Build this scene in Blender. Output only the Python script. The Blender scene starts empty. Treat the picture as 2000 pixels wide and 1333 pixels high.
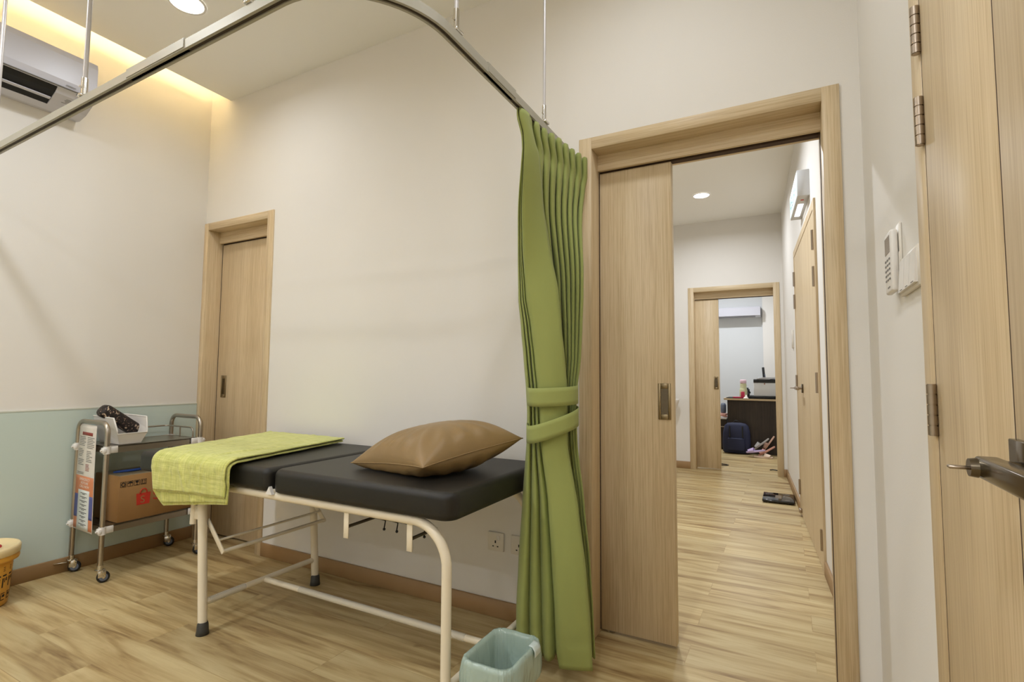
import bpy, bmesh, math, random
from mathutils import Vector, Matrix
R = math.radians
SC = bpy.context.scene
COL = SC.collection
random.seed(7)

# ------------------------------------------------------------------ helpers
class MB:
    """collects shapes in world coordinates, then links them as one mesh object"""
    def __init__(s, tf=None):
        s.bm = bmesh.new(); s.tf = tf; s.mi = 0
    def _faces(s, vs, fs, smooth=False):
        bv = [s.bm.verts.new(v) for v in vs]
        for f in fs:
            try:
                bf = s.bm.faces.new([bv[i] for i in f]); bf.smooth = smooth; bf.material_index = s.mi
            except ValueError:
                pass
        return bv
    def box(s, x0, x1, y0, y1, z0, z1, bev=0.0, seg=2):
        t = bmesh.new()
        bmesh.ops.create_cube(t, size=1)
        for v in t.verts:
            v.co = Vector(((x0+x1)/2+v.co.x*(x1-x0), (y0+y1)/2+v.co.y*(y1-y0), (z0+z1)/2+v.co.z*(z1-z0)))
        if bev > 0:
            bmesh.ops.bevel(t, geom=t.edges[:], offset=bev, segments=seg, profile=0.5, affect='EDGES')
        s.merge(t, smooth=bev > 0); return s
    def obox(s, c, size, rot, bev=0.0, seg=2):
        """box of given size about centre c with rotation matrix rot"""
        t = bmesh.new(); bmesh.ops.create_cube(t, size=1)
        for v in t.verts: v.co = Vector((v.co.x*size[0], v.co.y*size[1], v.co.z*size[2]))
        if bev > 0: bmesh.ops.bevel(t, geom=t.edges[:], offset=bev, segments=seg, profile=0.5, affect='EDGES')
        for v in t.verts: v.co = rot @ v.co + Vector(c)
        s.merge(t, smooth=bev > 0); return s
    def merge(s, t, smooth=False):
        t.verts.index_update()
        vs = [v.co.copy() for v in t.verts]
        fs = [[v.index for v in f.verts] for f in t.faces]
        s._faces(vs, fs, smooth); t.free()
    def cyl(s, a, b, r, n=20, r2=None, cap=True):
        a = Vector(a); b = Vector(b); d = (b-a).normalized()
        u = d.orthogonal().normalized(); w = d.cross(u)
        r2 = r if r2 is None else r2
        vs = []
        for p, rr in ((a, r), (b, r2)):
            for i in range(n):
                t = 2*math.pi*i/n; vs.append(p+(u*math.cos(t)+w*math.sin(t))*rr)
        s._faces(vs, [[i, (i+1) % n, n+(i+1) % n, n+i] for i in range(n)], True)
        if cap:
            s._faces(vs[:n], [list(range(n))[::-1]]); s._faces(vs[n:], [list(range(n))])
        return s
    def tube(s, pts, r, n=14, cap=True):
        pts = [Vector(p) for p in pts]
        pts = [p for i, p in enumerate(pts) if i == 0 or (p-pts[i-1]).length > 1e-5]
        up = None; rings = []
        for i, p in enumerate(pts):
            d = (pts[min(i+1, len(pts)-1)]-pts[max(i-1, 0)]).normalized()
            if up is None: up = d.orthogonal().normalized()
            else: up = (up-d*up.dot(d)).normalized()
            w = d.cross(up)
            rings.append([p+(up*math.cos(2*math.pi*k/n)+w*math.sin(2*math.pi*k/n))*r for k in range(n)])
        s.loft(rings, True, cap); return s
    def loft(s, rings, closed=True, cap=False, smooth=True):
        n = len(rings[0]); vs = [v for r_ in rings for v in r_]; fs = []
        for j in range(len(rings)-1):
            for i in range(n if closed else n-1):
                a = j*n+i; b = j*n+(i+1) % n
                fs.append([a, b, b+n, a+n])
        s._faces(vs, fs, smooth)
        if cap:
            s._faces(rings[0], [list(range(n))[::-1]]); s._faces(rings[-1], [list(range(n))])
        return s
    def lathe(s, c, prof, n=40, smooth=True, capb=False, capt=False):
        c = Vector(c)
        rings = [[c+Vector((r*math.cos(2*math.pi*i/n), r*math.sin(2*math.pi*i/n), z)) for i in range(n)] for r, z in prof]
        s.loft(rings, True, False, smooth)
        if capb: s._faces(rings[0], [list(range(n))[::-1]])
        if capt: s._faces(rings[-1], [list(range(n))])
        return s
    def prism(s, poly, a, b, axis, smooth=False):
        """extrude 2-D polygon along an axis: axis 'y' poly=(x,z); 'x' poly=(y,z); 'z' poly=(x,y)"""
        def P(p, t):
            return {'y': (p[0], t, p[1]), 'x': (t, p[0], p[1]), 'z': (p[0], p[1], t)}[axis]
        n = len(poly)
        vs = [Vector(P(p, a)) for p in poly]+[Vector(P(p, b)) for p in poly]
        s._faces(vs, [[i, (i+1) % n, n+(i+1) % n, n+i] for i in range(n)], smooth)
        s._faces(vs[:n], [list(range(n))[::-1]]); s._faces(vs[n:], [list(range(n))])
        return s
    def grid(s, fn, nu, nv, smooth=True):
        vs = [Vector(fn(i/nu, j/nv)) for j in range(nv+1) for i in range(nu+1)]
        fs = [[j*(nu+1)+i, j*(nu+1)+i+1, (j+1)*(nu+1)+i+1, (j+1)*(nu+1)+i] for j in range(nv) for i in range(nu)]
        s._faces(vs, fs, smooth); return s
    def sphere(s, c, rx, ry=None, rz=None, n=16):
        ry = rx if ry is None else ry; rz = rx if rz is None else rz
        t = bmesh.new(); bmesh.ops.create_uvsphere(t, u_segments=n, v_segments=max(6, n//2), radius=1)
        for v in t.verts: v.co = Vector((v.co.x*rx+c[0], v.co.y*ry+c[1], v.co.z*rz+c[2]))
        s.merge(t, True); return s
    def quad(s, a, b, c, d):
        s._faces([Vector(a), Vector(b), Vector(c), Vector(d)], [[0, 1, 2, 3]]); return s
    def build(s, name, m, parent=None, loc=None, mods=None, fixn=True):
        if s.tf is not None:
            for v in s.bm.verts: v.co = s.tf @ v.co
        if fixn: bmesh.ops.recalc_face_normals(s.bm, faces=s.bm.faces[:])
        org = Vector(parent['_o']) if parent is not None else Vector(loc if loc is not None else s.base())
        for v in s.bm.verts: v.co -= org
        me = bpy.data.meshes.new(name); s.bm.to_mesh(me); s.bm.free()
        for q in (m if isinstance(m, (list, tuple)) else [m]): me.materials.append(q)
        o = bpy.data.objects.new(name, me); COL.objects.link(o)
        if parent is not None:
            o.parent = parent
        else:
            o.location = org
        o['_o'] = tuple(org)
        for q in (mods or []): q(o)
        return o
    def base(s):
        xs = [v.co for v in s.bm.verts]
        return ((min(v.x for v in xs)+max(v.x for v in xs))/2, (min(v.y for v in xs)+max(v.y for v in xs))/2, min(v.z for v in xs))

def solid(t, off=0.0):
    def f(o):
        q = o.modifiers.new('thick', 'SOLIDIFY'); q.thickness = t; q.offset = off
    return f
def subd(n):
    def f(o):
        q = o.modifiers.new('sub', 'SUBSURF'); q.levels = n; q.render_levels = n
    return f

def tag(o, label, cat, group=None, kind=None):
    o['label'] = label; o['category'] = cat
    if group: o['group'] = group
    if kind: o['kind'] = kind
    return o
def thing(name, label, cat, loc, group=None, kind=None):
    o = bpy.data.objects.new(name, None); COL.objects.link(o); o.location = loc; o['_o'] = tuple(loc)
    o.empty_display_size = 0.05
    return tag(o, label, cat, group, kind)
def struct(o, label=None, cat=None):
    o['kind'] = 'structure'
    if label: o['label'] = label; o['category'] = cat
    return o

def smooth(t): t = max(0, min(1, t)); return t*t*(3-2*t)
def arc(c, r, a0, a1, n, plane='xz'):
    out = []
    for i in range(n+1):
        t = R(a0+(a1-a0)*i/n); u = r*math.cos(t); v = r*math.sin(t)
        out.append({'xz': (c[0]+u, c[1], c[2]+v), 'yz': (c[0], c[1]+u, c[2]+v), 'xy': (c[0]+u, c[1]+v, c[2])}[plane])
    return out

def text_mesh(txt, size, M, name, m, parent, ext=0.0004, align='LEFT'):
    """lettering laid on a surface: M maps text x,y,z to the world"""
    cu = bpy.data.curves.new('t', 'FONT'); cu.body = txt; cu.size = size; cu.extrude = ext; cu.align_x = align
    o = bpy.data.objects.new('t', cu); COL.objects.link(o)
    me = bpy.data.meshes.new_from_object(o.evaluated_get(bpy.context.evaluated_depsgraph_get()))
    bpy.data.objects.remove(o); bpy.data.curves.remove(cu)
    b = bmesh.new(); b.from_mesh(me); bpy.data.meshes.remove(me)
    for v in b.verts: v.co = M @ v.co
    mb = MB(); mb.merge(b)
    return mb.build(name, m, parent)
def basis(o, x, y):
    x = Vector(x).normalized(); y = Vector(y).normalized(); z = x.cross(y)
    return Matrix(((x.x, y.x, z.x, o[0]), (x.y, y.y, z.y, o[1]), (x.z, y.z, z.z, o[2]), (0, 0, 0, 1)))

# ------------------------------------------------------------------ materials
def srgb(r, g, b):
    f = lambda c: (c/255/12.92) if c/255 <= .04045 else ((c/255+.055)/1.055)**2.4
    return (f(r), f(g), f(b), 1)
def mat(name, col, rough=.5, metal=0.0, var=0.0, vscale=20, bump=0.0, bscale=200, spec=.5, emit=None, estr=0, trans=0, alpha=1, sheen=0):
    m = bpy.data.materials.new(name); m.use_nodes = True
    nt = m.node_tree; bs = nt.nodes['Principled BSDF']
    bs.inputs['Base Color'].default_value = col
    bs.inputs['Roughness'].default_value = rough
    bs.inputs['Metallic'].default_value = metal
    bs.inputs['Specular IOR Level'].default_value = spec
    if trans: bs.inputs['Transmission Weight'].default_value = trans
    if alpha < 1: bs.inputs['Alpha'].default_value = alpha
    if sheen: bs.inputs['Sheen Weight'].default_value = sheen
    if emit:
        bs.inputs['Emission Color'].default_value = emit; bs.inputs['Emission Strength'].default_value = estr
    geo = nt.nodes.new('ShaderNodeNewGeometry')
    if var:
        no = nt.nodes.new('ShaderNodeTexNoise'); no.inputs['Scale'].default_value = vscale; no.inputs['Detail'].default_value = 4
        nt.links.new(geo.outputs['Position'], no.inputs['Vector'])
        mx = nt.nodes.new('ShaderNodeMixRGB'); mx.blend_type = 'MULTIPLY'; mx.inputs[0].default_value = 1
        mx.inputs[1].default_value = col
        rp = nt.nodes.new('ShaderNodeValToRGB')
        rp.color_ramp.elements[0].position = .3; rp.color_ramp.elements[1].position = .7
        rp.color_ramp.elements[0].color = (1-var, 1-var, 1-var, 1); rp.color_ramp.elements[1].color = (1, 1, 1, 1)
        nt.links.new(no.outputs['Fac'], rp.inputs[0]); nt.links.new(rp.outputs[0], mx.inputs[2])
        nt.links.new(mx.outputs[0], bs.inputs['Base Color'])
    if bump:
        n2 = nt.nodes.new('ShaderNodeTexNoise'); n2.inputs['Scale'].default_value = bscale; n2.inputs['Detail'].default_value = 3
        nt.links.new(geo.outputs['Position'], n2.inputs['Vector'])
        bp = nt.nodes.new('ShaderNodeBump'); bp.inputs['Strength'].default_value = bump; bp.inputs['Distance'].default_value = .002
        nt.links.new(n2.outputs['Fac'], bp.inputs['Height']); nt.links.new(bp.outputs[0], bs.inputs['Normal'])
    return m
def wood(name, light, mid, dark, axis='z', rough=.45, sc=1.0):
    """fine straight-grained veneer; grain runs along the given axis"""
    m = bpy.data.materials.new(name); m.use_nodes = True
    nt = m.node_tree; bs = nt.nodes['Principled BSDF']; L = nt.links
    geo = nt.nodes.new('ShaderNodeNewGeometry')
    def noise(across, along, det, dist=0.0):
        mp = nt.nodes.new('ShaderNodeMapping')
        v = [across, across, across]; v['xyz'.index(axis)] = along
        mp.inputs['Scale'].default_value = v
        L.new(geo.outputs['Position'], mp.inputs['Vector'])
        n = nt.nodes.new('ShaderNodeTexNoise'); n.inputs['Scale'].default_value = sc; n.inputs['Detail'].default_value = det
        n.inputs['Distortion'].default_value = dist
        L.new(mp.outputs[0], n.inputs['Vector']); return n
    a = noise(11, .4, 4, .2); b = noise(150, 2.5, 3); c = noise(420, 9, 2)
    m1 = nt.nodes.new('ShaderNodeMath'); m1.operation = 'MULTIPLY_ADD'
    aw = nt.nodes.new('ShaderNodeMath'); aw.operation = 'MULTIPLY_ADD'; aw.inputs[1].default_value = .6; aw.inputs[2].default_value = .2; L.new(a.outputs['Fac'], aw.inputs[0])
    L.new(b.outputs['Fac'], m1.inputs[0]); m1.inputs[1].default_value = .9; L.new(aw.outputs[0], m1.inputs[2])
    m2 = nt.nodes.new('ShaderNodeMath'); m2.operation = 'MULTIPLY_ADD'
    L.new(c.outputs['Fac'], m2.inputs[0]); m2.inputs[1].default_value = .7; L.new(m1.outputs[0], m2.inputs[2])
    rp = nt.nodes.new('ShaderNodeValToRGB'); e = rp.color_ramp.elements
    e[0].position = .55; e[0].color = dark; e[1].position = .80; e[1].color = light
    q = rp.color_ramp.elements.new(.65); q.color = mid
    sc_ = nt.nodes.new('ShaderNodeMath'); sc_.operation = 'MULTIPLY'; sc_.inputs[1].default_value = .5
    L.new(m2.outputs[0], sc_.inputs[0]); L.new(sc_.outputs[0], rp.inputs[0]); L.new(rp.outputs[0], bs.inputs['Base Color'])
    bs.inputs['Roughness'].default_value = rough
    bs.inputs['Specular IOR Level'].default_value = .35
    return m
def floor_mat():
    m = bpy.data.materials.new('vinyl_plank'); m.use_nodes = True
    nt = m.node_tree; bs = nt.nodes['Principled BSDF']; L = nt.links
    geo = nt.nodes.new('ShaderNodeNewGeometry')
    br = nt.nodes.new('ShaderNodeTexBrick')
    br.inputs['Scale'].default_value = 1; br.inputs['Brick Width'].default_value = 1.22; br.inputs['Row Height'].default_value = .18
    br.inputs['Mortar Size'].default_value = .0011; br.inputs['Mortar Smooth'].default_value = .2
    br.inputs['Color1'].default_value = (0, 0, 0, 1); br.inputs['Color2'].default_value = (1, 1, 1, 1); br.inputs['Mortar'].default_value = (.5, .5, .5, 1)
    br.offset = .37
    L.new(geo.outputs['Position'], br.inputs['Vector'])
    # every plank gets its own slice of the grain
    ad = nt.nodes.new('ShaderNodeVectorMath'); ad.operation = 'MULTIPLY_ADD'
    L.new(br.outputs['Color'], ad.inputs[0]); ad.inputs[1].default_value = (7.3, 3.1, 11.7); L.new(geo.outputs['Position'], ad.inputs[2])
    def noise(sx, sy, det, dist):
        mp = nt.nodes.new('ShaderNodeMapping'); mp.inputs['Scale'].default_value = (sx, sy, 4)
        L.new(ad.outputs[0], mp.inputs['Vector'])
        n = nt.nodes.new('ShaderNodeTexNoise'); n.inputs['Scale'].default_value = 1; n.inputs['Detail'].default_value = det; n.inputs['Distortion'].default_value = dist
        L.new(mp.outputs[0], n.inputs['Vector']); return n
    a = noise(1.5, 14, 5, .9); b = noise(4, 75, 4, .5); k = noise(3.2, 9, 2, 1.6)
    m1 = nt.nodes.new('ShaderNodeMath'); m1.operation = 'MULTIPLY_ADD'
    L.new(b.outputs['Fac'], m1.inputs[0]); m1.inputs[1].default_value = .35; L.new(a.outputs['Fac'], m1.inputs[2])
    rp = nt.nodes.new('ShaderNodeValToRGB'); e = rp.color_ramp.elements
    e[0].position = .42; e[0].color = srgb(134, 105, 66); e[1].position = .88; e[1].color = srgb(210, 192, 146)
    q = e.new(.58); q.color = srgb(176, 151, 105)
    q = e.new(.71); q.color = srgb(196, 174, 127)
    L.new(m1.outputs[0], rp.inputs[0])
    # knots
    kr = nt.nodes.new('ShaderNodeValToRGB'); kr.color_ramp.elements[0].position = .70; kr.color_ramp.elements[0].color = (1, 1, 1, 1)
    kr.color_ramp.elements[1].position = .80; kr.color_ramp.elements[1].color = (.66, .58, .5, 1)
    L.new(k.outputs['Fac'], kr.inputs[0])
    mk = nt.nodes.new('ShaderNodeMixRGB'); mk.blend_type = 'MULTIPLY'; mk.inputs[0].default_value = .8
    L.new(rp.outputs[0], mk.inputs[1]); L.new(kr.outputs[0], mk.inputs[2])
    # plank tone
    pr = nt.nodes.new('ShaderNodeValToRGB'); pr.color_ramp.elements[0].color = (.86, .85, .84, 1); pr.color_ramp.elements[1].color = (1.04, 1.03, 1.0, 1)
    L.new(br.outputs['Color'], pr.inputs[0])
    mp2 = nt.nodes.new('ShaderNodeMixRGB'); mp2.blend_type = 'MULTIPLY'; mp2.inputs[0].default_value = 1
    L.new(mk.outputs[0], mp2.inputs[1]); L.new(pr.outputs[0], mp2.inputs[2])
    gm = nt.nodes.new('ShaderNodeMixRGB'); gm.blend_type = 'MULTIPLY'
    L.new(br.outputs['Fac'], gm.inputs[0]); L.new(mp2.outputs[0], gm.inputs[1]); gm.inputs[2].default_value = (.82, .78, .74, 1)
    L.new(gm.outputs[0], bs.inputs['Base Color'])
    bs.inputs['Roughness'].default_value = .42; bs.inputs['Specular IOR Level'].default_value = .4
    return m
def brushed(name, col, rough):
    return mat(name, col, rough, 1.0)

M = {}
M['wall'] = mat('wall_paint', srgb(236, 232, 225), .75, var=.03, vscale=1.6, bump=.12, bscale=260, spec=.25)
M['ceil'] = mat('ceiling_paint', srgb(249, 247, 241), .85, spec=.2)
M['wains'] = mat('wainscot_laminate', srgb(202, 216, 208), .5, spec=.35)
M['wtrim'] = mat('wainscot_trim', srgb(214, 216, 204), .5)
M['skirt'] = mat('skirting_laminate', srgb(164, 131, 90), .55, var=.06, vscale=9)
M['floor'] = floor_mat()
WL = (srgb(222, 202, 168), srgb(212, 190, 153), srgb(198, 174, 136))
M['oak'] = wood('oak_veneer', *WL, axis='z')
M['oakh'] = wood('oak_veneer_across', *WL, axis='x')
M['oaky'] = wood('oak_veneer_wall', *WL, axis='z')
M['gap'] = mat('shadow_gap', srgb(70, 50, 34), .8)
M['steel'] = brushed('satin_steel', srgb(176, 168, 156), .32)
M['nickel'] = brushed('satin_nickel', srgb(168, 154, 138), .34)
M['gunmetal'] = mat('gunmetal', srgb(92, 84, 70), .5, .5)
M['dnickel'] = brushed('dark_nickel', srgb(104, 95, 80), .2)
M['pull'] = brushed('bronze_pull', srgb(150, 134, 104), .45)
M['alu'] = mat('track_aluminium', srgb(176, 172, 158), .5, .35)
M['dslot'] = mat('track_slot', srgb(66, 56, 46), .7)
M['chrome'] = brushed('chrome', srgb(215, 212, 206), .12)
M['rod'] = mat('rod_enamel', srgb(196, 192, 190), .4, .3)
M['white'] = mat('white_plastic', srgb(232, 228, 222), .35)
M['offw'] = mat('warm_white_plastic', srgb(226, 219, 206), .4)
M['acw'] = mat('aircon_white', srgb(202, 201, 208), .35)
M['grey'] = mat('grey_print', srgb(120, 118, 114), .6)
M['black'] = mat('black_plastic', srgb(24, 24, 25), .45)
M['dark'] = mat('dark_cavity', srgb(20, 20, 20), .7)
M['vinyl'] = mat('black_vinyl', srgb(31, 29, 25), .42, bump=.25, bscale=900, spec=.4)
M['cream'] = mat('cream_enamel', srgb(238, 227, 203), .3, spec=.5)
M['rubber'] = mat('grey_rubber', srgb(66, 66, 64), .4, bump=.5, bscale=120)
M['wrap'] = mat('clear_wrap', srgb(225, 222, 212), .12, spec=.7, alpha=.35)
M['brown'] = mat('brown_vinyl', srgb(148, 121, 80), .38, bump=.25, bscale=700, spec=.5)
M['curtain'] = mat('green_curtain', srgb(154, 162, 94), .75, bump=.3, bscale=900, spec=.2, sheen=.1)
M['tie'] = mat('green_tieback', srgb(155, 162, 95), .75, bump=.3, bscale=900, spec=.2, sheen=.1)
M['card'] = mat('cardboard', srgb(160, 122, 77), .8, var=.06, vscale=14, spec=.2)
M['cardin'] = mat('cardboard_flap', srgb(150, 138, 112), .8)
M['inkblk'] = mat('black_ink', srgb(38, 32, 26), .8)
M['red'] = mat('red_ink', srgb(196, 52, 32), .7)
M['blue'] = mat('blue_strap', srgb(44, 84, 170), .5)
M['paper'] = mat('poster_paper', srgb(226, 220, 210), .5)
M['orange'] = mat('poster_orange', srgb(214, 138, 96), .55)
M['pblue'] = mat('poster_blue', srgb(88, 96, 156), .55)
M['pred'] = mat('poster_red', srgb(150, 66, 56), .55)
M['ppale'] = mat('poster_pale', srgb(222, 226, 220), .55)
M['yellow'] = mat('yellow_pail', srgb(222, 164, 62), .4)
M['lidw'] = mat('pail_lid', srgb(236, 214, 164), .4)
M['redp'] = mat('red_plastic', srgb(190, 40, 44), .4)
def liner_mat():
    m = mat('bag_liner', srgb(170, 190, 178), .2, spec=.7, alpha=.93)
    nt = m.node_tree; bs = nt.nodes['Principled BSDF']; L = nt.links
    geo = nt.nodes.new('ShaderNodeNewGeometry')
    mp = nt.nodes.new('ShaderNodeMapping'); mp.inputs['Scale'].default_value = (26, 26, 7)
    L.new(geo.outputs['Position'], mp.inputs['Vector'])
    n = nt.nodes.new('ShaderNodeTexNoise'); n.inputs['Scale'].default_value = 1; n.inputs['Detail'].default_value = 2; n.inputs['Distortion'].default_value = 1.2
    L.new(mp.outputs[0], n.inputs['Vector'])
    bp = nt.nodes.new('ShaderNodeBump'); bp.inputs['Strength'].default_value = .55; bp.inputs['Distance'].default_value = .012
    L.new(n.outputs['Fac'], bp.inputs['Height']); L.new(bp.outputs[0], bs.inputs['Normal'])
    return m
M['liner'] = liner_mat()
M['linertape'] = mat('liner_tab', srgb(206, 220, 216), .4)
M['beige'] = mat('beige_bin', srgb(222, 200, 160), .5)
M['lcd'] = mat('lcd', srgb(120, 108, 96), .25)
M['espresso'] = wood('dark_laminate', srgb(70, 58, 46), srgb(54, 45, 37), srgb(42, 35, 29), axis='z')
M['navy'] = mat('navy_nylon', srgb(30, 36, 66), .7, bump=.4, bscale=300)
M['printer'] = mat('printer_white', srgb(226, 226, 226), .4)
M['sheet'] = mat('paper_sheet', srgb(214, 216, 220), .6)
M['bottle'] = mat('bottle_pale', srgb(214, 214, 168), .35)
M['pinkcap'] = mat('pink_cap', srgb(228, 196, 204), .4)
M['crimson'] = mat('crimson', srgb(196, 40, 78), .5)
M['tissue'] = mat('tissue', srgb(228, 220, 208), .8)
M['lilac'] = mat('lilac_foam', srgb(196, 176, 216), .6)
M['sgrey'] = mat('grey_foam', srgb(176, 172, 166), .6)
M['peach'] = mat('peach_foam', srgb(226, 184, 160), .6)
M['peach2'] = mat('rose_foam', srgb(208, 152, 132), .6)
M['cream2'] = mat('cream_foam', srgb(232, 208, 186), .6)
M['slate'] = mat('slate_plastic', srgb(104, 112, 128), .5)
M['glass'] = mat('scale_glass', srgb(16, 16, 18), .08, spec=.6)
M['mirror'] = brushed('scale_electrode', srgb(150, 150, 148), .25)
M['signbox'] = mat('sign_housing', srgb(206, 206, 206), .4)
M['lamp'] = mat('lamp_diffuser', (1, 1, 1, 1), .5, emit=(1, .97, .93, 1), estr=9)
M['signlit'] = mat('sign_face', srgb(220, 238, 236), .4, emit=srgb(214, 238, 238), estr=.7)
M['signled'] = mat('sign_led', (1, 1, 1, 1), .4, emit=(.92, .96, 1, 1), estr=3)
M['signgreen'] = mat('sign_green', srgb(90, 150, 150), .4, emit=srgb(90, 150, 150), estr=.3)
M['cove'] = mat('cove_led', (1, .8, .5, 1), .5, emit=(1, .76, .40, 1), estr=58)
M['cable'] = mat('black_cable', srgb(34, 32, 32), .5)
M['handlew'] = mat('knob_tan', srgb(170, 110, 80), .5)

# towel: lime cotton with a faint woven check
def towel_mat():
    m = mat('lime_cotton', srgb(192, 202, 104), .9, spec=.12, sheen=.3)
    nt = m.node_tree; bs = nt.nodes['Principled BSDF']; L = nt.links
    geo = nt.nodes.new('ShaderNodeNewGeometry')
    def n(v):
        mp = nt.nodes.new('ShaderNodeMapping'); mp.inputs['Scale'].default_value = v
        L.new(geo.outputs['Position'], mp.inputs['Vector'])
        q = nt.nodes.new('ShaderNodeTexNoise'); q.inputs['Scale'].default_value = 1; q.inputs['Detail'].default_value = 4
        L.new(mp.outputs[0], q.inputs['Vector']); return q
    a = n((230, 9, 9)); b = n((9, 160, 160)); c = n((26, 26, 26))
    ad = nt.nodes.new('ShaderNodeMath'); ad.operation = 'ADD'
    L.new(a.outputs['Fac'], ad.inputs[0]); L.new(b.outputs['Fac'], ad.inputs[1])
    a2 = nt.nodes.new('ShaderNodeMath'); a2.operation = 'MULTIPLY_ADD'; a2.inputs[1].default_value = .8
    L.new(c.outputs['Fac'], a2.inputs[0]); L.new(ad.outputs[0], a2.inputs[2])
    rp = nt.nodes.new('ShaderNodeValToRGB'); e = rp.color_ramp.elements
    e[0].position = .5; e[0].color = srgb(180, 184, 92); e[1].position = .9; e[1].color = srgb(224, 224, 140)
    dv = nt.nodes.new('ShaderNodeMath'); dv.operation = 'MULTIPLY'; dv.inputs[1].default_value = .5
    L.new(a2.outputs[0], dv.inputs[0]); L.new(dv.outputs[0], rp.inputs[0]); L.new(rp.outputs[0], bs.inputs['Base Color'])
    bp = nt.nodes.new('ShaderNodeBump'); bp.inputs['Strength'].default_value = .5; bp.inputs['Distance'].default_value = .003
    L.new(a2.outputs[0], bp.inputs['Height']); L.new(bp.outputs[0], bs.inputs['Normal'])
    return m
M['towel'] = towel_mat()
# pouch: black with pale swirls
def pouch_mat():
    m = mat('printed_pouch', srgb(28, 20, 18), .55)
    nt = m.node_tree; bs = nt.nodes['Principled BSDF']; L = nt.links
    geo = nt.nodes.new('ShaderNodeNewGeometry')
    v = nt.nodes.new('ShaderNodeTexNoise'); v.inputs['Scale'].default_value = 34; v.inputs['Detail'].default_value = 3; v.inputs['Distortion'].default_value = 2.2
    L.new(geo.outputs['Position'], v.inputs['Vector'])
    rp = nt.nodes.new('ShaderNodeValToRGB'); e = rp.color_ramp.elements
    e[0].position = .52; e[0].color = srgb(26, 18, 16); e[1].position = .66; e[1].color = srgb(196, 176, 150)
    q = e.new(.58); q.color = srgb(66, 34, 30)
    L.new(v.outputs['Fac'], rp.inputs[0]); L.new(rp.outputs[0], bs.inputs['Base Color'])
    return m
M['pouch'] = pouch_mat()

H = 3.0          # ceiling height
YW = 0.20        # thickness of the wall with the doors
XR = 3.84        # right wall
# ------------------------------------------------------------------ room shell
struct(MB().box(-.3, 4.3, -6.5, 8.0, -.1, 0).build('floor', M['floor']), 'pale oak-look vinyl plank floor through all the rooms', 'floor')
struct(MB().box(-.12, 0, -6.4, .2, 0, 3.4).build('wall_left', M['wall']), 'beige left wall behind trolley and air conditioner', 'wall')
w = MB()
w.box(.722, 2.79, 0, YW, 0, 3.4)
w.box(-.12, .722, 0, YW, 2.15, 3.4)
w.box(2.79, 3.773, 0, YW, 2.166, 3.4)
w.box(3.773, 4.0, 0, YW, 0, 3.4)
struct(w.build('wall_back', M['wall']), 'long beige wall behind the couch holding both sliding doors', 'wall')
struct(MB().box(XR, 4.0, -6.4, 0, 0, 3.4).build('wall_right', M['wall']), 'beige right wall with the switches and hinged door', 'wall')
struct(MB().box(-.12, 4.0, -6.5, -6.38, 0, 3.4).build('wall_front', M['wall']), 'wall behind the viewer', 'wall')
c = MB(); c.box(.223, 4.0, -6.4, 0, H, H+.07)
struct(c.build('ceiling', M['ceil']), 'dropped white ceiling panel of the treatment room', 'ceiling')
struct(MB().box(-.12, 4.0, -6.4, 0, 3.36, 3.44).build('ceiling_cove', M['ceil']), 'upper ceiling inside the lit cove', 'ceiling')
struct(MB().box(1.0, 4.3, YW, 4.43, H, H+.1).build('ceiling_corridor', M['ceil']), 'white ceiling of the corridor beyond the open door', 'ceiling')
struct(MB().box(1.5, 4.3, 4.55, 8.0, 2.95, 3.05).build('ceiling_office', M['ceil']), 'white ceiling of the far office', 'ceiling')
# wainscot and skirting
struct(MB().box(0, .005, -6.4, 0, .07, .897).build('trim_wainscot', M['wains']), 'pale blue-green lower panel on the left wall', 'wall panel')
struct(MB().box(0, .007, -6.4, 0, .897, .904).build('trim_wainscot_cap', M['wtrim']), 'thin pale strip capping the blue-green panel', 'trim')
struct(MB().box(.005, 0.017, -6.38, -.002, 0, .078, .002, 1).build('baseboard_left', M['skirt']), 'brown skirting along the left wall', 'skirting')
struct(MB().box(.728, 2.785, -.014, 0, 0, .078, .002, 1).build('baseboard_back', M['skirt']), 'brown skirting under the couch along the back wall', 'skirting')
struct(MB().box(3.778, XR, -.012, 0, 0, .078, .002, 1).build('baseboard_corner', M['skirt']), 'short brown skirting between sliding door and right wall', 'skirting')

# corridor and office shell
P0 = Vector((3.775, 1.1, 0)); P1 = Vector((3.580, 4.43, 0)); DW = (P1-P0).normalized(); NW = Vector((-DW.y, DW.x, 0))  # points into corridor (-x)
WT = Matrix(((DW.x, NW.x, 0, P0.x), (DW.y, NW.y, 0, P0.y), (0, 0, 1, 0), (0, 0, 0, 1)))   # u along wall, v out into corridor, z
w = MB(WT); w.box(-.9, 3.36, -.15, 0, 0, 3.1)
struct(w.build('wall_corridor_right', M['wall']), 'white right wall of the corridor with exit sign and double door', 'wall')
YF = 4.43
w = MB()
w.box(1.0, 2.555, YF, YF+.12, 0, 3.1); w.box(3.535, 3.75, YF, YF+.12, 0, 3.1); w.box(2.555, 3.535, YF, YF+.12, 2.19, 3.1)
struct(w.build('wall_corridor_end', M['wall']), 'white end wall of the corridor around the far sliding door', 'wall')
struct(MB().box(.9, 1.0, YW, YF+.12, 0, 3.1).build('wall_corridor_left', M['wall']), 'hidden left wall of the corridor', 'wall')
struct(MB().box(1.5, 3.6, 7.6, 7.72, 0, 3.0).build('wall_office_back', mat('office_paint', srgb(216, 218, 218), .75)), 'cool white back wall of the far office', 'wall')
struct(MB().box(3.50, 3.62, YF+.12, 7.6, 0, 3.0).build('wall_office_right', M['wall']), 'right wall of the far office', 'wall')
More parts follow.
